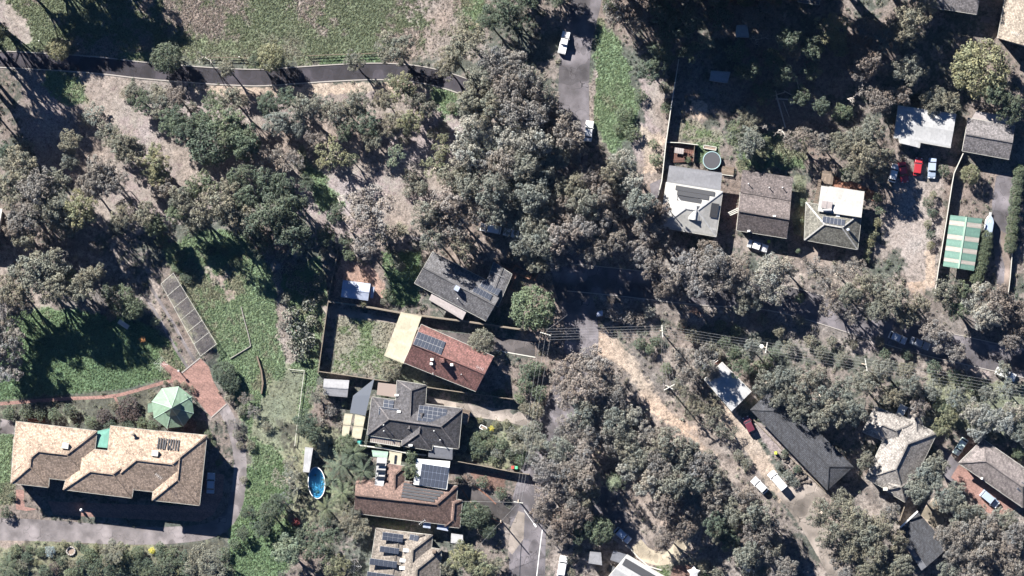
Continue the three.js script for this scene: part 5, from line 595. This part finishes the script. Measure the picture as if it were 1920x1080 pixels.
const LANDMARKS = 'long terracotta house,200,860|green gazebo,326,763|red roofed house,840,670|grey tiled house,865,540|charcoal tiled house,780,780|brown tiled house,770,930|stone tiled house,760,1040|pale metal-roofed house,1298,390|taupe tiled house,1435,395|mossy tiled house,1562,415|white corrugated roof,1735,235|shaded tile house,1855,258|grey corner house,1785,0|pale corner house,1910,30|striped carport,1805,455|white gable roof,1365,725|charcoal long house,1500,820|cream cross-roofed house,1690,850|mauve tiled house,1865,890|charcoal corner house,1730,1010|white metal-roofed house,1200,1080|oval pool,594,905|trampoline,1335,301|netted cage,350,590|white dual-cab ute,1058,80|lane post-and-rail fence,650,102|bare lane tree,382,105|transformer pole,1437,652|single-armed pole,1624,684|splayed pole,1255,726|shaded power pole,1023,626|street lamp pole,972,942|twin-armed pole,1242,621|pale blue shed,667,545|red parked cars,1708,318|fallen logs,1470,190|white sedan at the verge,1104,246|white cars under crowns,940,433|lone pinkish gum,690,402|broad dark green tree,392,268|tan clearing,650,330|kerbed lane bend,820,145|street junction,1070,525|cream concrete drive,1245,1055|gravel yard drive,1720,450|dirt lane ute,1458,902|orange track,1195,715|weedy garden plot,545,745|brick forecourt,330,965|tarpaulin on the lawn,232,608|pink brick court,385,730|western gravel yard,0,500|grass field,520,40|lower street bend,1010,1000|rust-brown thicket,1650,150|huge yellow-green tree,1840,130|dark turning place,1150,950|cottage garden frame,906,802|silver hatchback,1684,632|clipped hedge,1903,390|pale shed in the shade,1392,58|western bank,20,160|wispy clearing tree,620,290|lower garden path,100,750|yard fence corner,635,470|small fire pit,133,1033'.split('|').map((q) => { const [n, x, y] = q.split(','); return [n, +x, +y]; });
const nearest = (x, y) => LANDMARKS.reduce((b, q) => { const d = Math.hypot(q[1] - x, q[2] - y); return d < b[0] ? [d, q[0]] : b; }, [1e9, ''])[1];
const sizeWord = (form, r) => (form === 's' || form === 'k' || form === 'c' ? r < 10 ? 'tiny' : r < 14 ? 'small' : r < 18 ? 'bushy' : 'broad' : r < 20 ? 'little' : r < 27 ? 'smallish' : r < 33 ? 'medium' : r < 38 ? 'large' : 'spreading');
function plant(form, tone, place, x, y, rpx, h, own) {
  const r = rpx / PXM, H = (h ?? HGT[form](r)) * (form === 'g' ? 0.92 + 0.42 * hash(Math.round(x * 9), Math.round(y * 3)) : 1), F = FORMS[form][Math.floor(hash(Math.round(x * 3), Math.round(y * 5)) * FORMS[form].length)], leafy = form === 'g' && ['dg', 'mg', 'pg', 'gr', 'yo'].includes(tone), [nm, desc, cat] = leafy ? ['leafy_tree', 'leafy tree', 'tree'] : FORMNAME[form];
  const c = P(x, y, H * 0.7).setY(0), ht = TONE[tone], near = nearest(x, y), key = `${form === 'd' ? '' : ht + ' '}${desc}`, label = own ?? `${sizeWord(form, rpx)} ${key} near the ${near}`;
  const g = thing(nm, label, cat, c, own ? undefined : `${key}s near the ${near}`); g.rotation.y = hash(Math.round(x * 7), Math.round(y * 11)) * 6.28; g.scale.set(r, H / F.H0, r); plantCount++;
  const t = shadows(new THREE.Mesh(F.trunk, F.dead ? M.deadwood : F.pale ? M.barkPale : M.bark)); t.name = 'trunk'; g.add(t); if (F.crown) { const k = shadows(new THREE.Mesh(F.crown, leafMat(tone, Math.floor(hash(Math.round(x * 13), Math.round(y * 17)) * 5)))); k.name = 'crown'; g.add(k); } return g;
}
// [place, then groups "form tone": flat lists of x, y, radius px (h as 4th where a row is an array)]
function grove(place, sets) { for (const [key, list] of sets) { const [f, t] = key.split(' '); for (const [x, y, r, h] of list) plant(f, t, place, x, y, r, h); } }
const T3 = (s) => s.trim().split(/\s+/).map((q) => q.split(',').map(Number));
grove('along the kerbed lane below the grass field', [['r yo', T3('108,92,24,5.5 507,108,29,8.5')], ['r dg', T3('312,108,31,7.5')], ['g dg', T3('480,112,16,5')], ['g go', T3('425,128,20,7 663,115,22,7 742,92,38,9')], ['g yo', T3('752,160,32,9')], ['g go', T3('875,72,42,10 850,105,32,8 838,128,24,7')], ['d gb', T3('382,105,16,8')]]);
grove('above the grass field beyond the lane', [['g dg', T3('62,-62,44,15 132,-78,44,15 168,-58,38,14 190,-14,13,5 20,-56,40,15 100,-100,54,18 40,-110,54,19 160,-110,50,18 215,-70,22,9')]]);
grove('on the western bank throwing long shade', [['g mg', T3('-52,35,52,19 -22,92,40,17 -66,112,52,19 -34,150,36,15 4,60,18,13 -12,215,26,9 -90,70,52,20 -50,-10,46,17')]]);
grove('in the scrub below the kerbed lane', [['s gg', T3('175,215,26,3 45,278,22,3.5 160,225,16,2')], ['g go', T3('130,265,26,8 205,250,26,8 225,272,28,9 300,190,32,7 435,185,28,8 250,170,20,5')], ['g dg', T3('265,190,26,6 345,240,28,7 330,215,24,6 505,195,28,7 540,187,24,6 690,232,26,7 650,242,24,6')], ['g mg', T3('400,195,26,7 380,228,24,7 455,262,36,9 320,232,28,7')], ['g gg', T3('520,230,30,8 555,238,26,7 570,202,30,8 600,197,26,7 625,212,28,8')], ['g go', T3('650,207,26,7 670,190,28,7 720,187,24,7 740,230,28,8 700,262,22,6 780,188,22,7 800,202,20,6')], ['g yo', T3('770,227,26,7 675,210,16,5')], ['g br', T3('590,258,22,6 330,180,24,6 720,240,18,5')], ['s go', T3('830,238,14,2 845,200,12,2 290,165,12,2 235,175,14,2 360,200,14,2 810,250,14,2 760,262,14,2 455,190,14,2.5')]]);
plant('r', 'dg', '', 392, 268, 46, 10, 'broad dark green tree with spreading crown on the tan slope'); plant('g', 'mg', '', 430, 232, 40, 11, 'tall mid-green tree behind the broad dark green tree'); plant('r', 'mg', '', 460, 275, 30, 9, 'rounded green tree shading the tan slope path');
grove('in the western gum grove', [['g go', T3('40,312,40,11 20,352,40,12 95,390,40,12 105,342,30,10 120,420,32,11 240,287,30,9 275,402,28,10 230,402,30,10 345,372,30,10 400,392,44,13 440,402,40,13 420,360,30,11 360,422,25,9 50,445,30,10')], ['g gb', T3('70,352,42,12 50,402,40,12 165,352,30,10 190,322,35,10 215,342,28,9 310,352,24,9 30,425,30,11')], ['g yo', T3('150,392,35,11 290,302,34,9 300,332,26,8')], ['g gg', T3('255,275,22,7 130,300,20,6')], ['g dg', T3('10,285,20,7 460,372,30,11 470,422,32,12 510,402,40,13 550,442,36,13 490,452,32,12 545,382,36,13 500,345,34,12 575,345,18,7 530,350,30,12 450,330,28,11')], ['g mg', T3('290,422,25,8 380,350,34,11 330,402,24,9 305,450,18,5')], ['t gb', T3('490,300,30,9 525,292,30,9 547,302,28,9')], ['d gb', T3('240,358,15,11 165,390,14,11 372,400,16,11 78,402,13,10 122,480,12,9 632,372,16,7')]]);
grove('beside the gravel yard and western lawn', [['g go', T3('60,512,45,11 25,542,36,11 92,502,40,11 102,542,36,12 165,522,26,10 150,545,28,11 185,510,18,8')], ['g gb', T3('15,602,32,9 20,642,36,9 5,562,30,9 40,575,26,9 -20,620,34,10')], ['g gp', T3('12,692,32,8 -10,655,28,8')], ['r mg', T3('225,560,29,7 248,578,24,7')], ['s br', T3('208,592,14,1.6')], ['s pg', T3('290,604,12,3')], ['s or', T3('267,636,8,0.9')], ['g dg', T3('130,520,20,9 200,545,16,9')]]);
grove('in the dense central wood', [['g gb', T3('930,112,34 965,122,34 945,162,38 990,152,34 1020,187,32 960,207,36 1000,217,36 1045,217,30 1060,252,34 1075,287,28 905,302,36 945,312,38 1055,397,34 1130,367,30 1160,392,28 1150,452,30 1110,472,30 850,422,38 890,397,34 1105,395,24')], ['g go', T3('900,152,36 880,192,30 915,202,36 1075,347,30 1150,322,28 850,332,34 1040,357,34 870,457,30 1005,492,26')], ['g gs', T3('880,242,34 920,252,38 960,262,38 1005,267,36 870,292,34 1185,342,30 1170,302,26')], ['g gg', T3('1040,292,34 985,312,38 1020,322,34 880,347,36 920,357,38 960,362,38 1000,367,38 800,402,34 810,442,30 930,397,34 975,412,36 1015,407,36 1095,382,32 1020,452,34 985,457,32 1200,382,34 1165,345,24')], ['g gp', T3('840,382,34 1055,442,36 1090,432,34 1130,412,34 1215,432,32 1200,472,28 1040,482,26 830,400,26')], ['g br', T3('1110,332,28 1245,452,26 1235,402,26 1225,502,26 1240,540,22')], ['t yo', T3('815,312,30,9 830,272,24,8')], ['s go', T3('770,332,20,3 790,352,18,3 765,360,14,2')]]);
plant('g', 'gp', '', 690, 402, 54, 11, 'large pinkish grey gum standing alone beside the tan clearing'); plant('g', 'gp', '', 688, 466, 26, 8, 'small pinkish gum over the brown yard fence');
grove('around the tan clearing', [['t yo', T3('620,290,38,9')], ['t pg', T3('740,292,24,6 660,300,16,5')], ['g dg', T3('630,402,22,7 650,452,16,5')], ['g mg', T3('610,442,22,6 655,478,14,4')], ['s go', T3('600,302,18,2 560,310,14,2 745,432,16,3 720,440,22,4')]]);
grove('at the shaded top of the street', [['g dg', T3('940,20,34,9 915,38,25,8 972,40,28,7 985,-8,34,7 1045,-16,30,8 1020,-40,36,9 960,-40,40,9')], ['g gb', T3('1165,25,32,12 1192,42,24,10')], ['g mg', T3('1145,12,20,9')], ['s mg', T3('1170,215,22,2.5 1185,250,20,2.5 1160,240,14,1.5 1200,180,16,2')]]);
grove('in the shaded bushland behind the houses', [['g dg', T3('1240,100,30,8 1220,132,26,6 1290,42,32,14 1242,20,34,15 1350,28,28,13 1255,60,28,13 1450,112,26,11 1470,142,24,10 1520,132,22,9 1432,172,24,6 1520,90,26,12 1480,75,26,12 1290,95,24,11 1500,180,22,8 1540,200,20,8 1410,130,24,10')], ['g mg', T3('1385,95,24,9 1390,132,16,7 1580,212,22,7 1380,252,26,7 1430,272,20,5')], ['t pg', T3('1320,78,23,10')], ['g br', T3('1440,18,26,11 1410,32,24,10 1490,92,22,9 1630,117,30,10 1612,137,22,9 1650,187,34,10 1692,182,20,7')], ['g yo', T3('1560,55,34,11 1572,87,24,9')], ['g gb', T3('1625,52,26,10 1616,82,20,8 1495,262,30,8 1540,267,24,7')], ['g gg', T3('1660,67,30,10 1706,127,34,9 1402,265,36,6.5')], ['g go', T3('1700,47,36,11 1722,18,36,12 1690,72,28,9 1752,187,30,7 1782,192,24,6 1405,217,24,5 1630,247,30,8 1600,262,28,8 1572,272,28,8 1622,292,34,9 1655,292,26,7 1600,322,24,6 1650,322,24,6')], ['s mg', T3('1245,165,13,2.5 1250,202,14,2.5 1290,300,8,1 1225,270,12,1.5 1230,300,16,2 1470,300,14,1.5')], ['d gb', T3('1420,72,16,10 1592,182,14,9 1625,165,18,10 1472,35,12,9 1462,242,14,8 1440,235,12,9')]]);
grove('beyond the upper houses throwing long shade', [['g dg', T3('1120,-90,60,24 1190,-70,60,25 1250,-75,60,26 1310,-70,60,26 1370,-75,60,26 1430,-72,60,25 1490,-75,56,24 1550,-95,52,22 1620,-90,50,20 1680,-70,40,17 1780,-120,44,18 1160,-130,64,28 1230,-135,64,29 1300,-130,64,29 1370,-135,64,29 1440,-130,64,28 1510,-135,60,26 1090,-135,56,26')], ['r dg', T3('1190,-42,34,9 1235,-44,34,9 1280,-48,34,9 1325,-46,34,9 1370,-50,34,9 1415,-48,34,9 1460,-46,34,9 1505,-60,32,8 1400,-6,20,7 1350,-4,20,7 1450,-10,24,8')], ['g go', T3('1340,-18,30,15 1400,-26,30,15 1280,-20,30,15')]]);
plant('r', 'yo', '', 1840, 130, 58, 11, 'huge yellow-green round tree beside the pale corner house'); plant('g', 'dg', '', 1866, 172, 30, 8, 'dark green tree tucked below the huge yellow-green tree'); plant('g', 'dg', '', 1896, 200, 32, 8, 'dark tree between the huge yellow-green tree and shaded tile roof'); plant('r', 'yo', '', 1820, 327, 20, 4.5, 'small yellow-green ball tree beside the long white-topped fence'); plant('s', 'yo', '', 1868, 213, 8, 3, 'little yellow shrub poking past the shaded tile roof'); plant('s', 'dg', '', 1771, 320, 14, 2.5, 'dark green shrub between silver sedan and fence');
function hedge(place, list, tone, h, r) { for (const [x, y] of list) plant('c', tone, place, x, y, r, h); }
for (const [x, y] of T3('1912,322 1909,340 1906,358 1904,376 1902,394 1900,412 1898,430 1896,448 1894,464')) plant('r', 'mg', 'in the clipped hedge by the asphalt drive', x, y, 13, 2.6);
for (const [x, y] of T3('1849,445 1847,460 1844,475 1841,490 1837,505 1832,520')) plant('r', 'mg', 'in the hedge beside the striped carport', x, y, 15, 3);
grove('between the mossy tiled house and gravel yard', [['s yo', T3('1638,440,12,2.5 1632,455,13,2 1626,472,10,2 1645,418,12,2.5')], ['s mg', T3('1650,395,12,3 1646,370,12,3 1500,350,10,2 1504,380,10,2 1500,415,10,2 1625,485,10,1.6')], ['c gr', T3('1497,470,7,4')], ['s dg', T3('1745,440,12,2 1748,400,12,2 1740,380,14,2 1812,410,8,3')], ['s yo', T3('1740,420,10,1.5 1745,460,10,1.5 1750,365,10,2')], ['s go', T3('1500,430,12,2')]]);
grove('along the shaded street near the power line', [['g gp', T3('1290,502,42,10 1310,532,34,9 1265,522,30,9')], ['g gb', T3('1340,492,34,9 1360,522,30,9 1330,472,26,8 1380,502,30,9 1250,547,22,7 1285,548,22,7')], ['g gs', T3('1400,532,28,8 1440,512,36,8 1472,502,26,7 1450,547,30,8')], ['g gg', T3('1412,562,24,7 1392,572,22,7 1410,652,22,7 1655,692,26,8 1640,707,20,6 1710,722,22,7 1747,732,22,7')], ['t gb', T3('1530,502,26,7 1572,512,30,8 1545,537,24,7 1602,502,28,8 1560,572,30,8 1600,592,22,7')], ['g go', T3('1622,532,28,8 1592,552,26,8 1650,542,30,9 1680,562,32,9 1642,582,28,9 1702,592,28,8 1722,572,26,8 1772,547,30,9 1700,695,22,6')], ['g mg', T3('1792,577,28,8 1390,682,28,6 1380,662,18,5 1805,545,20,7')], ['g gs', T3('1820,562,34,9 1850,592,32,9 1840,547,24,8')], ['g gg', T3('1882,692,17,4.5')], ['g br', T3('1872,562,30,9 1902,582,28,8 1895,642,22,7 1910,610,24,8')], ['g gp', T3('1760,632,30,7 1792,662,22,6 1745,612,24,7 1722,762,22,6')], ['s gp', T3('1155,585,22,3 1180,594,18,2.5 1200,600,14,2')], ['s gs', T3('1217,585,15,2.5')], ['s go', T3('1300,627,20,3 1330,652,16,3 1345,662,14,3 1280,608,12,2 1500,600,14,2 1560,640,14,2 1600,645,12,2 1650,640,12,2 1520,640,16,2.5 1460,620,14,2 1480,650,16,2.5 1540,660,16,2.5 1430,600,14,2 1580,670,14,2')], ['s mg', T3('1220,655,12,2.5 1250,690,14,2 1500,560,12,1.5 1380,620,14,2 1350,610,14,2 1420,690,16,2.5 1440,680,14,2.5')], ['s dg', T3('1360,640,16,2.5 1230,640,14,2 1200,645,14,2 1450,665,16,2.5 1660,665,14,2 1700,665,14,2 1750,690,18,3 1790,705,16,3 1820,720,18,3')], ['d gb', T3('1187,492,14,7 1718,738,12,7')]]);
grove('around the white gable and charcoal long roofs', [['g gg', T3('1470,707,28,8 1440,717,30,8 1500,722,34,9 1532,707,28,8 1460,747,22,7 1500,762,32,9 1542,742,34,9 1562,772,32,9 1582,732,28,8 1602,772,28,8 1535,785,28,8 1622,722,26,8')], ['g gb', T3('1318,672,28,10 1290,702,22,7 1275,672,22,6 1335,700,18,6')], ['t go', T3('1300,768,22,4 1276,752,14,3 1326,762,22,4 1330,790,18,4 1352,806,16,4 1288,736,18,4 1372,812,16,3 1345,772,16,4 1240,712,12,3')], ['s go', T3('1400,870,14,1.6 1385,855,14,1.6 1300,750,14,2 1270,720,14,2 1330,850,10,1.5')], ['g go', T3('1623,865,20,6 1682,745,20,6 1660,742,20,6')], ['s gg', T3('1478,893,14,1.8 1462,872,10,1.5 1490,905,12,1.5 1470,855,8,1.2')], ['s dg', T3('1472,848,8,1.2 1495,880,10,1.5 1325,690,12,2')]]);
grove('beyond the cream cross-roofed house', [['g yo', T3('1780,777,22,6 1770,802,22,6')], ['g gs', T3('1822,772,28,7 1852,782,30,7 1882,792,28,7 1832,812,20,6 1902,772,26,7')], ['g gg', T3('1912,812,24,6 1792,747,24,7 1852,742,22,7 1890,730,22,7 1740,790,12,3')], ['g mg', T3('1910,850,14,3 1765,760,16,5')]]);
grove('in the wood between the orange track and lower street', [['g gp', T3('1080,692,36,9 1115,682,34,9 1060,722,30,8 1100,727,36,9 1062,747,26,8 1020,882,30,8 1030,927,34,8 1085,852,34,9')], ['g gb', T3('1140,717,32,9 1152,744,30,9 1125,762,34,9 1070,802,30,9 1110,812,34,9 1055,887,34,9 1090,897,32,9 1065,932,32,8 1140,832,30,8 1215,822,32,9 1240,872,36,10 1310,872,34,10 1290,952,34,9 1330,942,32,9 1350,922,28,9 1400,932,28,9 1440,992,28,9 1432,1042,34,9 1474,1066,26,8')], ['g gg', T3('1095,772,34,9 1155,792,32,9 1000,832,24,6 1050,842,32,9 1180,832,34,9 1250,832,34,10 1200,862,34,9 1280,852,34,10 1265,907,36,10 1300,912,34,10 1340,892,30,9 1370,962,30,9 1420,962,30,9 1400,1042,30,9 1452,1020,26,8 1300,845,20,7')], ['g gs', T3('1184,780,26,8 1220,907,34,9 1185,875,28,8')], ['g br', T3('1020,962,30,7 1060,972,30,7 1090,962,24,7 1050,1002,26,6 1250,947,32,9 1250,1002,26,6 1240,1020,18,4 1412,1002,32,9 1280,987,30,8')], ['t yo', T3('1375,985,24,7')], ['g go', T3('1100,922,28,8 1420,1077,28,8 1350,1000,22,7')], ['c pg', T3('1152,905,24,9')], ['r mg', T3('1125,995,29,6.5')], ['g dg', T3('1105,985,20,6 1085,1005,18,5 1340,985,26,9 1365,1010,24,8')], ['s go', T3('1070,1050,14,1.5 1085,1030,12,1.5 1070,1075,12,1.5 1175,870,10,1.5 1195,915,10,1.5 1320,1060,16,2 1345,1075,16,2')]]);
grove('in the gum stand below the charcoal roofs', [['g go', T3('1545,962,34,8 1580,942,26,7 1602,972,34,8 1562,1002,34,8 1622,1002,34,9 1592,1032,32,8 1652,987,30,8 1642,1042,30,8 1682,1012,24,7 1622,1072,26,7 1692,1062,28,7 1662,1077,26,7')], ['g gb', T3('1572,1048,22,6 1672,962,22,6 1812,1002,36,9 1852,992,34,9 1902,1002,30,8 1842,1032,34,9 1792,1037,30,8 1882,1042,32,9 1772,1002,24,7 1905,1072,28,8 1590,1075,22,6 1830,1072,30,8')], ['g gg', T3('1738,895,36,8 1755,872,26,7 1722,922,28,7 1772,937,28,7 1792,927,24,6 1802,962,28,7 1832,962,20,5 1882,972,28,7 1780,1070,28,8')], ['s mg', T3('1915,1018,14,2 1800,945,14,2')]]);
grove('in the garden borders round the long house', [['p dg', T3('14,1062,30,3.5')], ['s mg', T3('30,1030,14,1.6 170,1040,16,2 320,1037,15,1.8 145,1070,16,1.8 55,1028,10,1.2 15,775,15,2 50,772,16,2 100,778,16,2.2 170,792,15,1.8 265,792,15,1.8 285,797,13,1.6 390,815,10,1.5 400,832,8,1.2 410,868,9,1.2')], ['s dg', T3('190,1055,16,2 230,1065,20,2.2 310,1062,22,2.5 130,770,16,2.4 205,797,14,1.8 75,777,14,2 10,962,14,2.5 22,930,8,1.6 145,1020,8,1.2 260,1050,14,1.8 290,1070,16,2 240,800,14,2')], ['s yo', T3('66,1056,7,1 76,1057,7,1 335,1072,10,1.2 110,1030,9,1.2 120,1020,9,1.2 180,1025,9,1.2')], ['s bl', T3('95,1034,13,1.6')], ['s pu', T3('100,1066,14,1.6 195,780,18,2 242,758,22,2.4 228,778,16,2 360,795,12,1.5 350,812,12,1.5 250,775,18,2')], ['r mg', T3('258,1036,13,2.2')], ['s ye', T3('285,1033,8,1.1')], ['g go', T3('212,1037,26,3.5 385,1052,40,5')], ['s go', T3('215,760,12,1.5 285,742,10,1.2 330,718,8,0.9 345,722,8,0.9 140,1060,14,1.6 40,1060,14,1.6')], ['s dg', T3('360,730,8,1.4 310,718,6,1')]]);
grove('in the shrubbery below the curving drive', [['s dg', T3('20,1045,16,1.8 50,1045,14,1.6 85,1072,16,1.8 115,1050,14,1.6 155,1055,16,1.8 175,1070,16,1.8 205,1070,16,2 250,1068,18,2 275,1055,14,1.6 345,1045,16,2 350,1068,18,2 420,1040,16,2 425,1070,18,2.2 300,1040,12,1.4 330,1055,12,1.4 10,1080,16,2')], ['s mg', T3('40,1075,16,1.6 130,1075,14,1.5 200,1048,14,1.6 240,1045,14,1.6 160,1030,12,1.3 225,1025,12,1.3 300,1025,11,1.2 75,1035,11,1.2 270,1075,14,1.6')]]);
grove('trained under the cage netting', [['s gb', T3('318,530,13,2.15 326,545,13,2.15 335,558,13,2.15 344,572,13,2.15 352,586,13,2.15 361,600,13,2.15 370,614,13,2.15 378,628,13,2.15 386,642,12,2.15 310,538,10,2.1 330,528,10,2.1 372,640,11,2.15')]]);
grove('on the green slope and lawn', [['r dg', T3('420,700,24,3.5 432,718,20,3')], ['t gb', T3('462,748,16,2.5 475,772,16,2.5 440,792,14,2')], ['s go', T3('445,815,12,1.5 450,835,10,1.2 470,835,12,1.5 458,900,10,1.2 430,745,12,2 452,770,12,1.6 500,800,14,1.5')], ['g dg', T3('505,962,26,5 468,962,18,4 490,990,22,4.5 455,1000,16,3 520,940,18,4')], ['s dg', T3('440,1020,14,2 350,520,14,1.5 395,470,12,1.2')], ['s mg', T3('420,470,12,1.2 440,490,14,1.2 340,480,14,1.5 330,500,12,1.2')]]);
grove('in rows on the green slope', [['k gg', T3('525,480,12 540,505,14 550,530,16 565,500,10 570,540,16 590,535,12 580,570,16 545,590,18 555,620,20 575,640,20 562,662,18 600,520,13 605,470,8 585,602,13 535,560,13 598,555,10 570,615,12 548,645,12 520,520,10 530,610,8')]]);
grove('around the oval pool', [['t gg', T3('540,900,34,5 530,942,26,4.5 545,872,22,4 592,742,24,4')], ['g dg', T3('575,792,26,4.5 585,812,22,4 600,1020,44,7')], ['p dg', T3('640,872,34,6.5 682,884,30,6 625,900,26,4.5')], ['p mg', T3('664,850,30,5.5 642,924,30,6 612,954,26,5')], ['r mg', T3('648,835,22,5')], ['s rd', T3('555,978,10,2')], ['s br', T3('545,970,12,2')], ['g pg', T3('540,1032,34,6')], ['g yo', T3('630,1062,28,6')], ['g go', T3('672,992,24,4 652,978,20,4 668,960,16,4')], ['s dg', T3('560,1000,16,2.5 610,980,16,2.5 700,960,12,2')], ['s mg', T3('715,978,10,1.5 728,981,10,1.5 741,983,10,1.5 754,985,10,1.5 700,975,10,1.5')]]);
plant('r', 'gr', '', 1000, 578, 46, 8, 'large bright green dense tree beside the shaded power pole'); plant('r', 'go', '', 903, 642, 27, 5, 'dense olive ball tree overlapping the red roof'); plant('r', 'go', '', 733, 695, 21, 4, 'clipped grey-green ball tree below the cream sheet roof'); plant('s', 'yo', '', 680, 571, 9, 3, 'bright yellow shrub on the cream-capped fence');
grove('in the gardens between the solar-roofed houses', [['g gr', T3('772,857,14,5 770,882,19,5.5')], ['r dg', T3('885,967,28,4.5 915,995,17,3 905,965,18,4')], ['g yo', T3('870,1045,34,5 902,1067,30,5')], ['g go', T3('840,1065,18,4 930,1060,16,3')], ['s dg', T3('885,832,18,2 900,842,16,2 955,852,12,2 905,905,15,2 930,740,12,1.6 990,700,22,3 860,900,10,1.5 940,925,14,2 1010,690,16,2.5')], ['s mg', T3('910,812,12,1.4 940,832,14,1.6 975,862,14,1.6 890,852,12,1.5 1000,692,20,3 985,722,20,3 1012,737,18,3 940,737,11,1.5 725,550,12,2 895,818,12,1.5 925,862,12,1.5 920,830,12,1.5')], ['s gr', T3('975,747,14,1.8 733,560,11,2 905,835,12,1.5 720,740,9,1.5 645,757,7,1')], ['s gg', T3('985,812,18,2.2 1002,802,18,2.2 970,842,16,2 930,852,13,1.5 1000,860,16,2 1015,830,18,2.5 960,812,16,1.8 870,840,8,1 880,860,10,1.2 840,715,12,1.2 820,708,12,1.2 800,712,10,1 860,722,10,1.2')], ['s yo', T3('859,858,5,1 950,795,10,1.2 930,795,10,1.2 880,795,10,1.2 900,788,8,1')], ['s ye', T3('922,803,7,1')], ['s br', T3('875,897,12,1.5 885,905,10,1.3')], ['s gb', T3('640,800,12,2 620,770,14,2 600,790,14,2')], ['s go', T3('1005,770,20,2.5 985,765,14,2 720,565,10,1.4 740,585,9,1.2 740,485,12,2 750,500,12,2')]]);

// ------------------------------------------------------------------ grass and undergrowth nobody could count
const OFF_BOX = KEEP_OFF.map((q) => [Math.min(...q.map((p) => p[0])), Math.max(...q.map((p) => p[0])), Math.min(...q.map((p) => p[1])), Math.max(...q.map((p) => p[1])), q]);
function onHard(x, z) { for (const [a, b, c, d, q] of OFF_BOX) { if (x < a || x > b || z < c || z > d) continue; let ins = false; for (let i = 0, j = q.length - 1; i < q.length; j = i++) if ((q[i][1] > z) !== (q[j][1] > z) && x < (q[j][0] - q[i][0]) * (z - q[i][1]) / (q[j][1] - q[i][1]) + q[i][0]) ins = !ins; if (ins) return true; } return false; }
function scatter(name, label, geo, m, n, map, least, sMin, sMax, sd, lift = 1) {
  seed(sd); const mats = [], cols = [], q = new THREE.Quaternion(), c = new THREE.Color(); let tries = 0;
  while (mats.length < n && tries++ < n * 12) { const x = rr(-125, 125), z = rr(-71, 71), w = grassAt(map, x, z); if (w < least || onHard(x, z)) continue; if (rnd() > (w - least) / (1 - least) || w < least) continue; const s = rr(sMin, sMax); q.setFromAxisAngle(UP, rr(0, 6.28)); mats.push(new THREE.Matrix4().compose(V(x, 0, z), q, V(s, s * rr(0.7, 1.3), s))); const k = rr(0.7, 1.45), gi = (Math.floor((GZ - z) / (2 * GZ) * TH) * TW + Math.floor((x + GX) / (2 * GX) * TW)) * 3; cols.push([k * rr(0.92, 1.1) * groundCol[gi], k * groundCol[gi + 1] * lift, k * rr(0.85, 1.05) * groundCol[gi + 2]]); }
  const im = new THREE.InstancedMesh(geo, m, mats.length); mats.forEach((mm, i) => { im.setMatrixAt(i, mm); im.setColorAt(i, c.setRGB(...cols[i])); }); shadows(im); im.name = name; im.userData = { label, kind: 'stuff', category: name }; scene.add(im);
}
{ seed(5); const F = new Leaves(); for (let k = 0; k < 16; k++) { const a = rr(0, 6.28), d = rr(0, 0.32); F.quad(d * Math.cos(a), rr(0.03, 0.12), d * Math.sin(a), Math.cos(a) + rr(-0.5, 0.5), rr(0.2, 1), Math.sin(a) + rr(-0.5, 0.5), 0.2, 0.09, rr(0.8, 1.2), 0); } const m = new THREE.MeshStandardMaterial({ vertexColors: true, roughness: 0.9, side: THREE.DoubleSide }); m.color.setRGB(1.05, 1.05, 1.05); scatter('grass', 'rough green grass tufts over field, slope and lawns', F.geo(), m, 110000, grassMap, 0.4, 0.35, 0.85, 91); }
{ seed(6); const F = new Leaves(); for (let k = 0; k < 5; k++) F.clump(rr(-0.3, 0.3), 0.2, rr(-0.3, 0.3), 0.25, 10, 0.2, 0.11, 0.4, rr(0.8, 1.2), rr(-0.05, 0.05)); const m = new THREE.MeshStandardMaterial({ vertexColors: true, roughness: 0.9, side: THREE.DoubleSide }); m.color.setRGB(1, 1, 1); scatter('undergrowth', 'low weeds and leaf litter under the trees', F.geo(), m, 5000, woodMapW, 0.45, 0.5, 1.3, 92, 1.12); }
console.log('plants', plantCount, 'children', scene.children.length);
renderer.render(scene, camera);
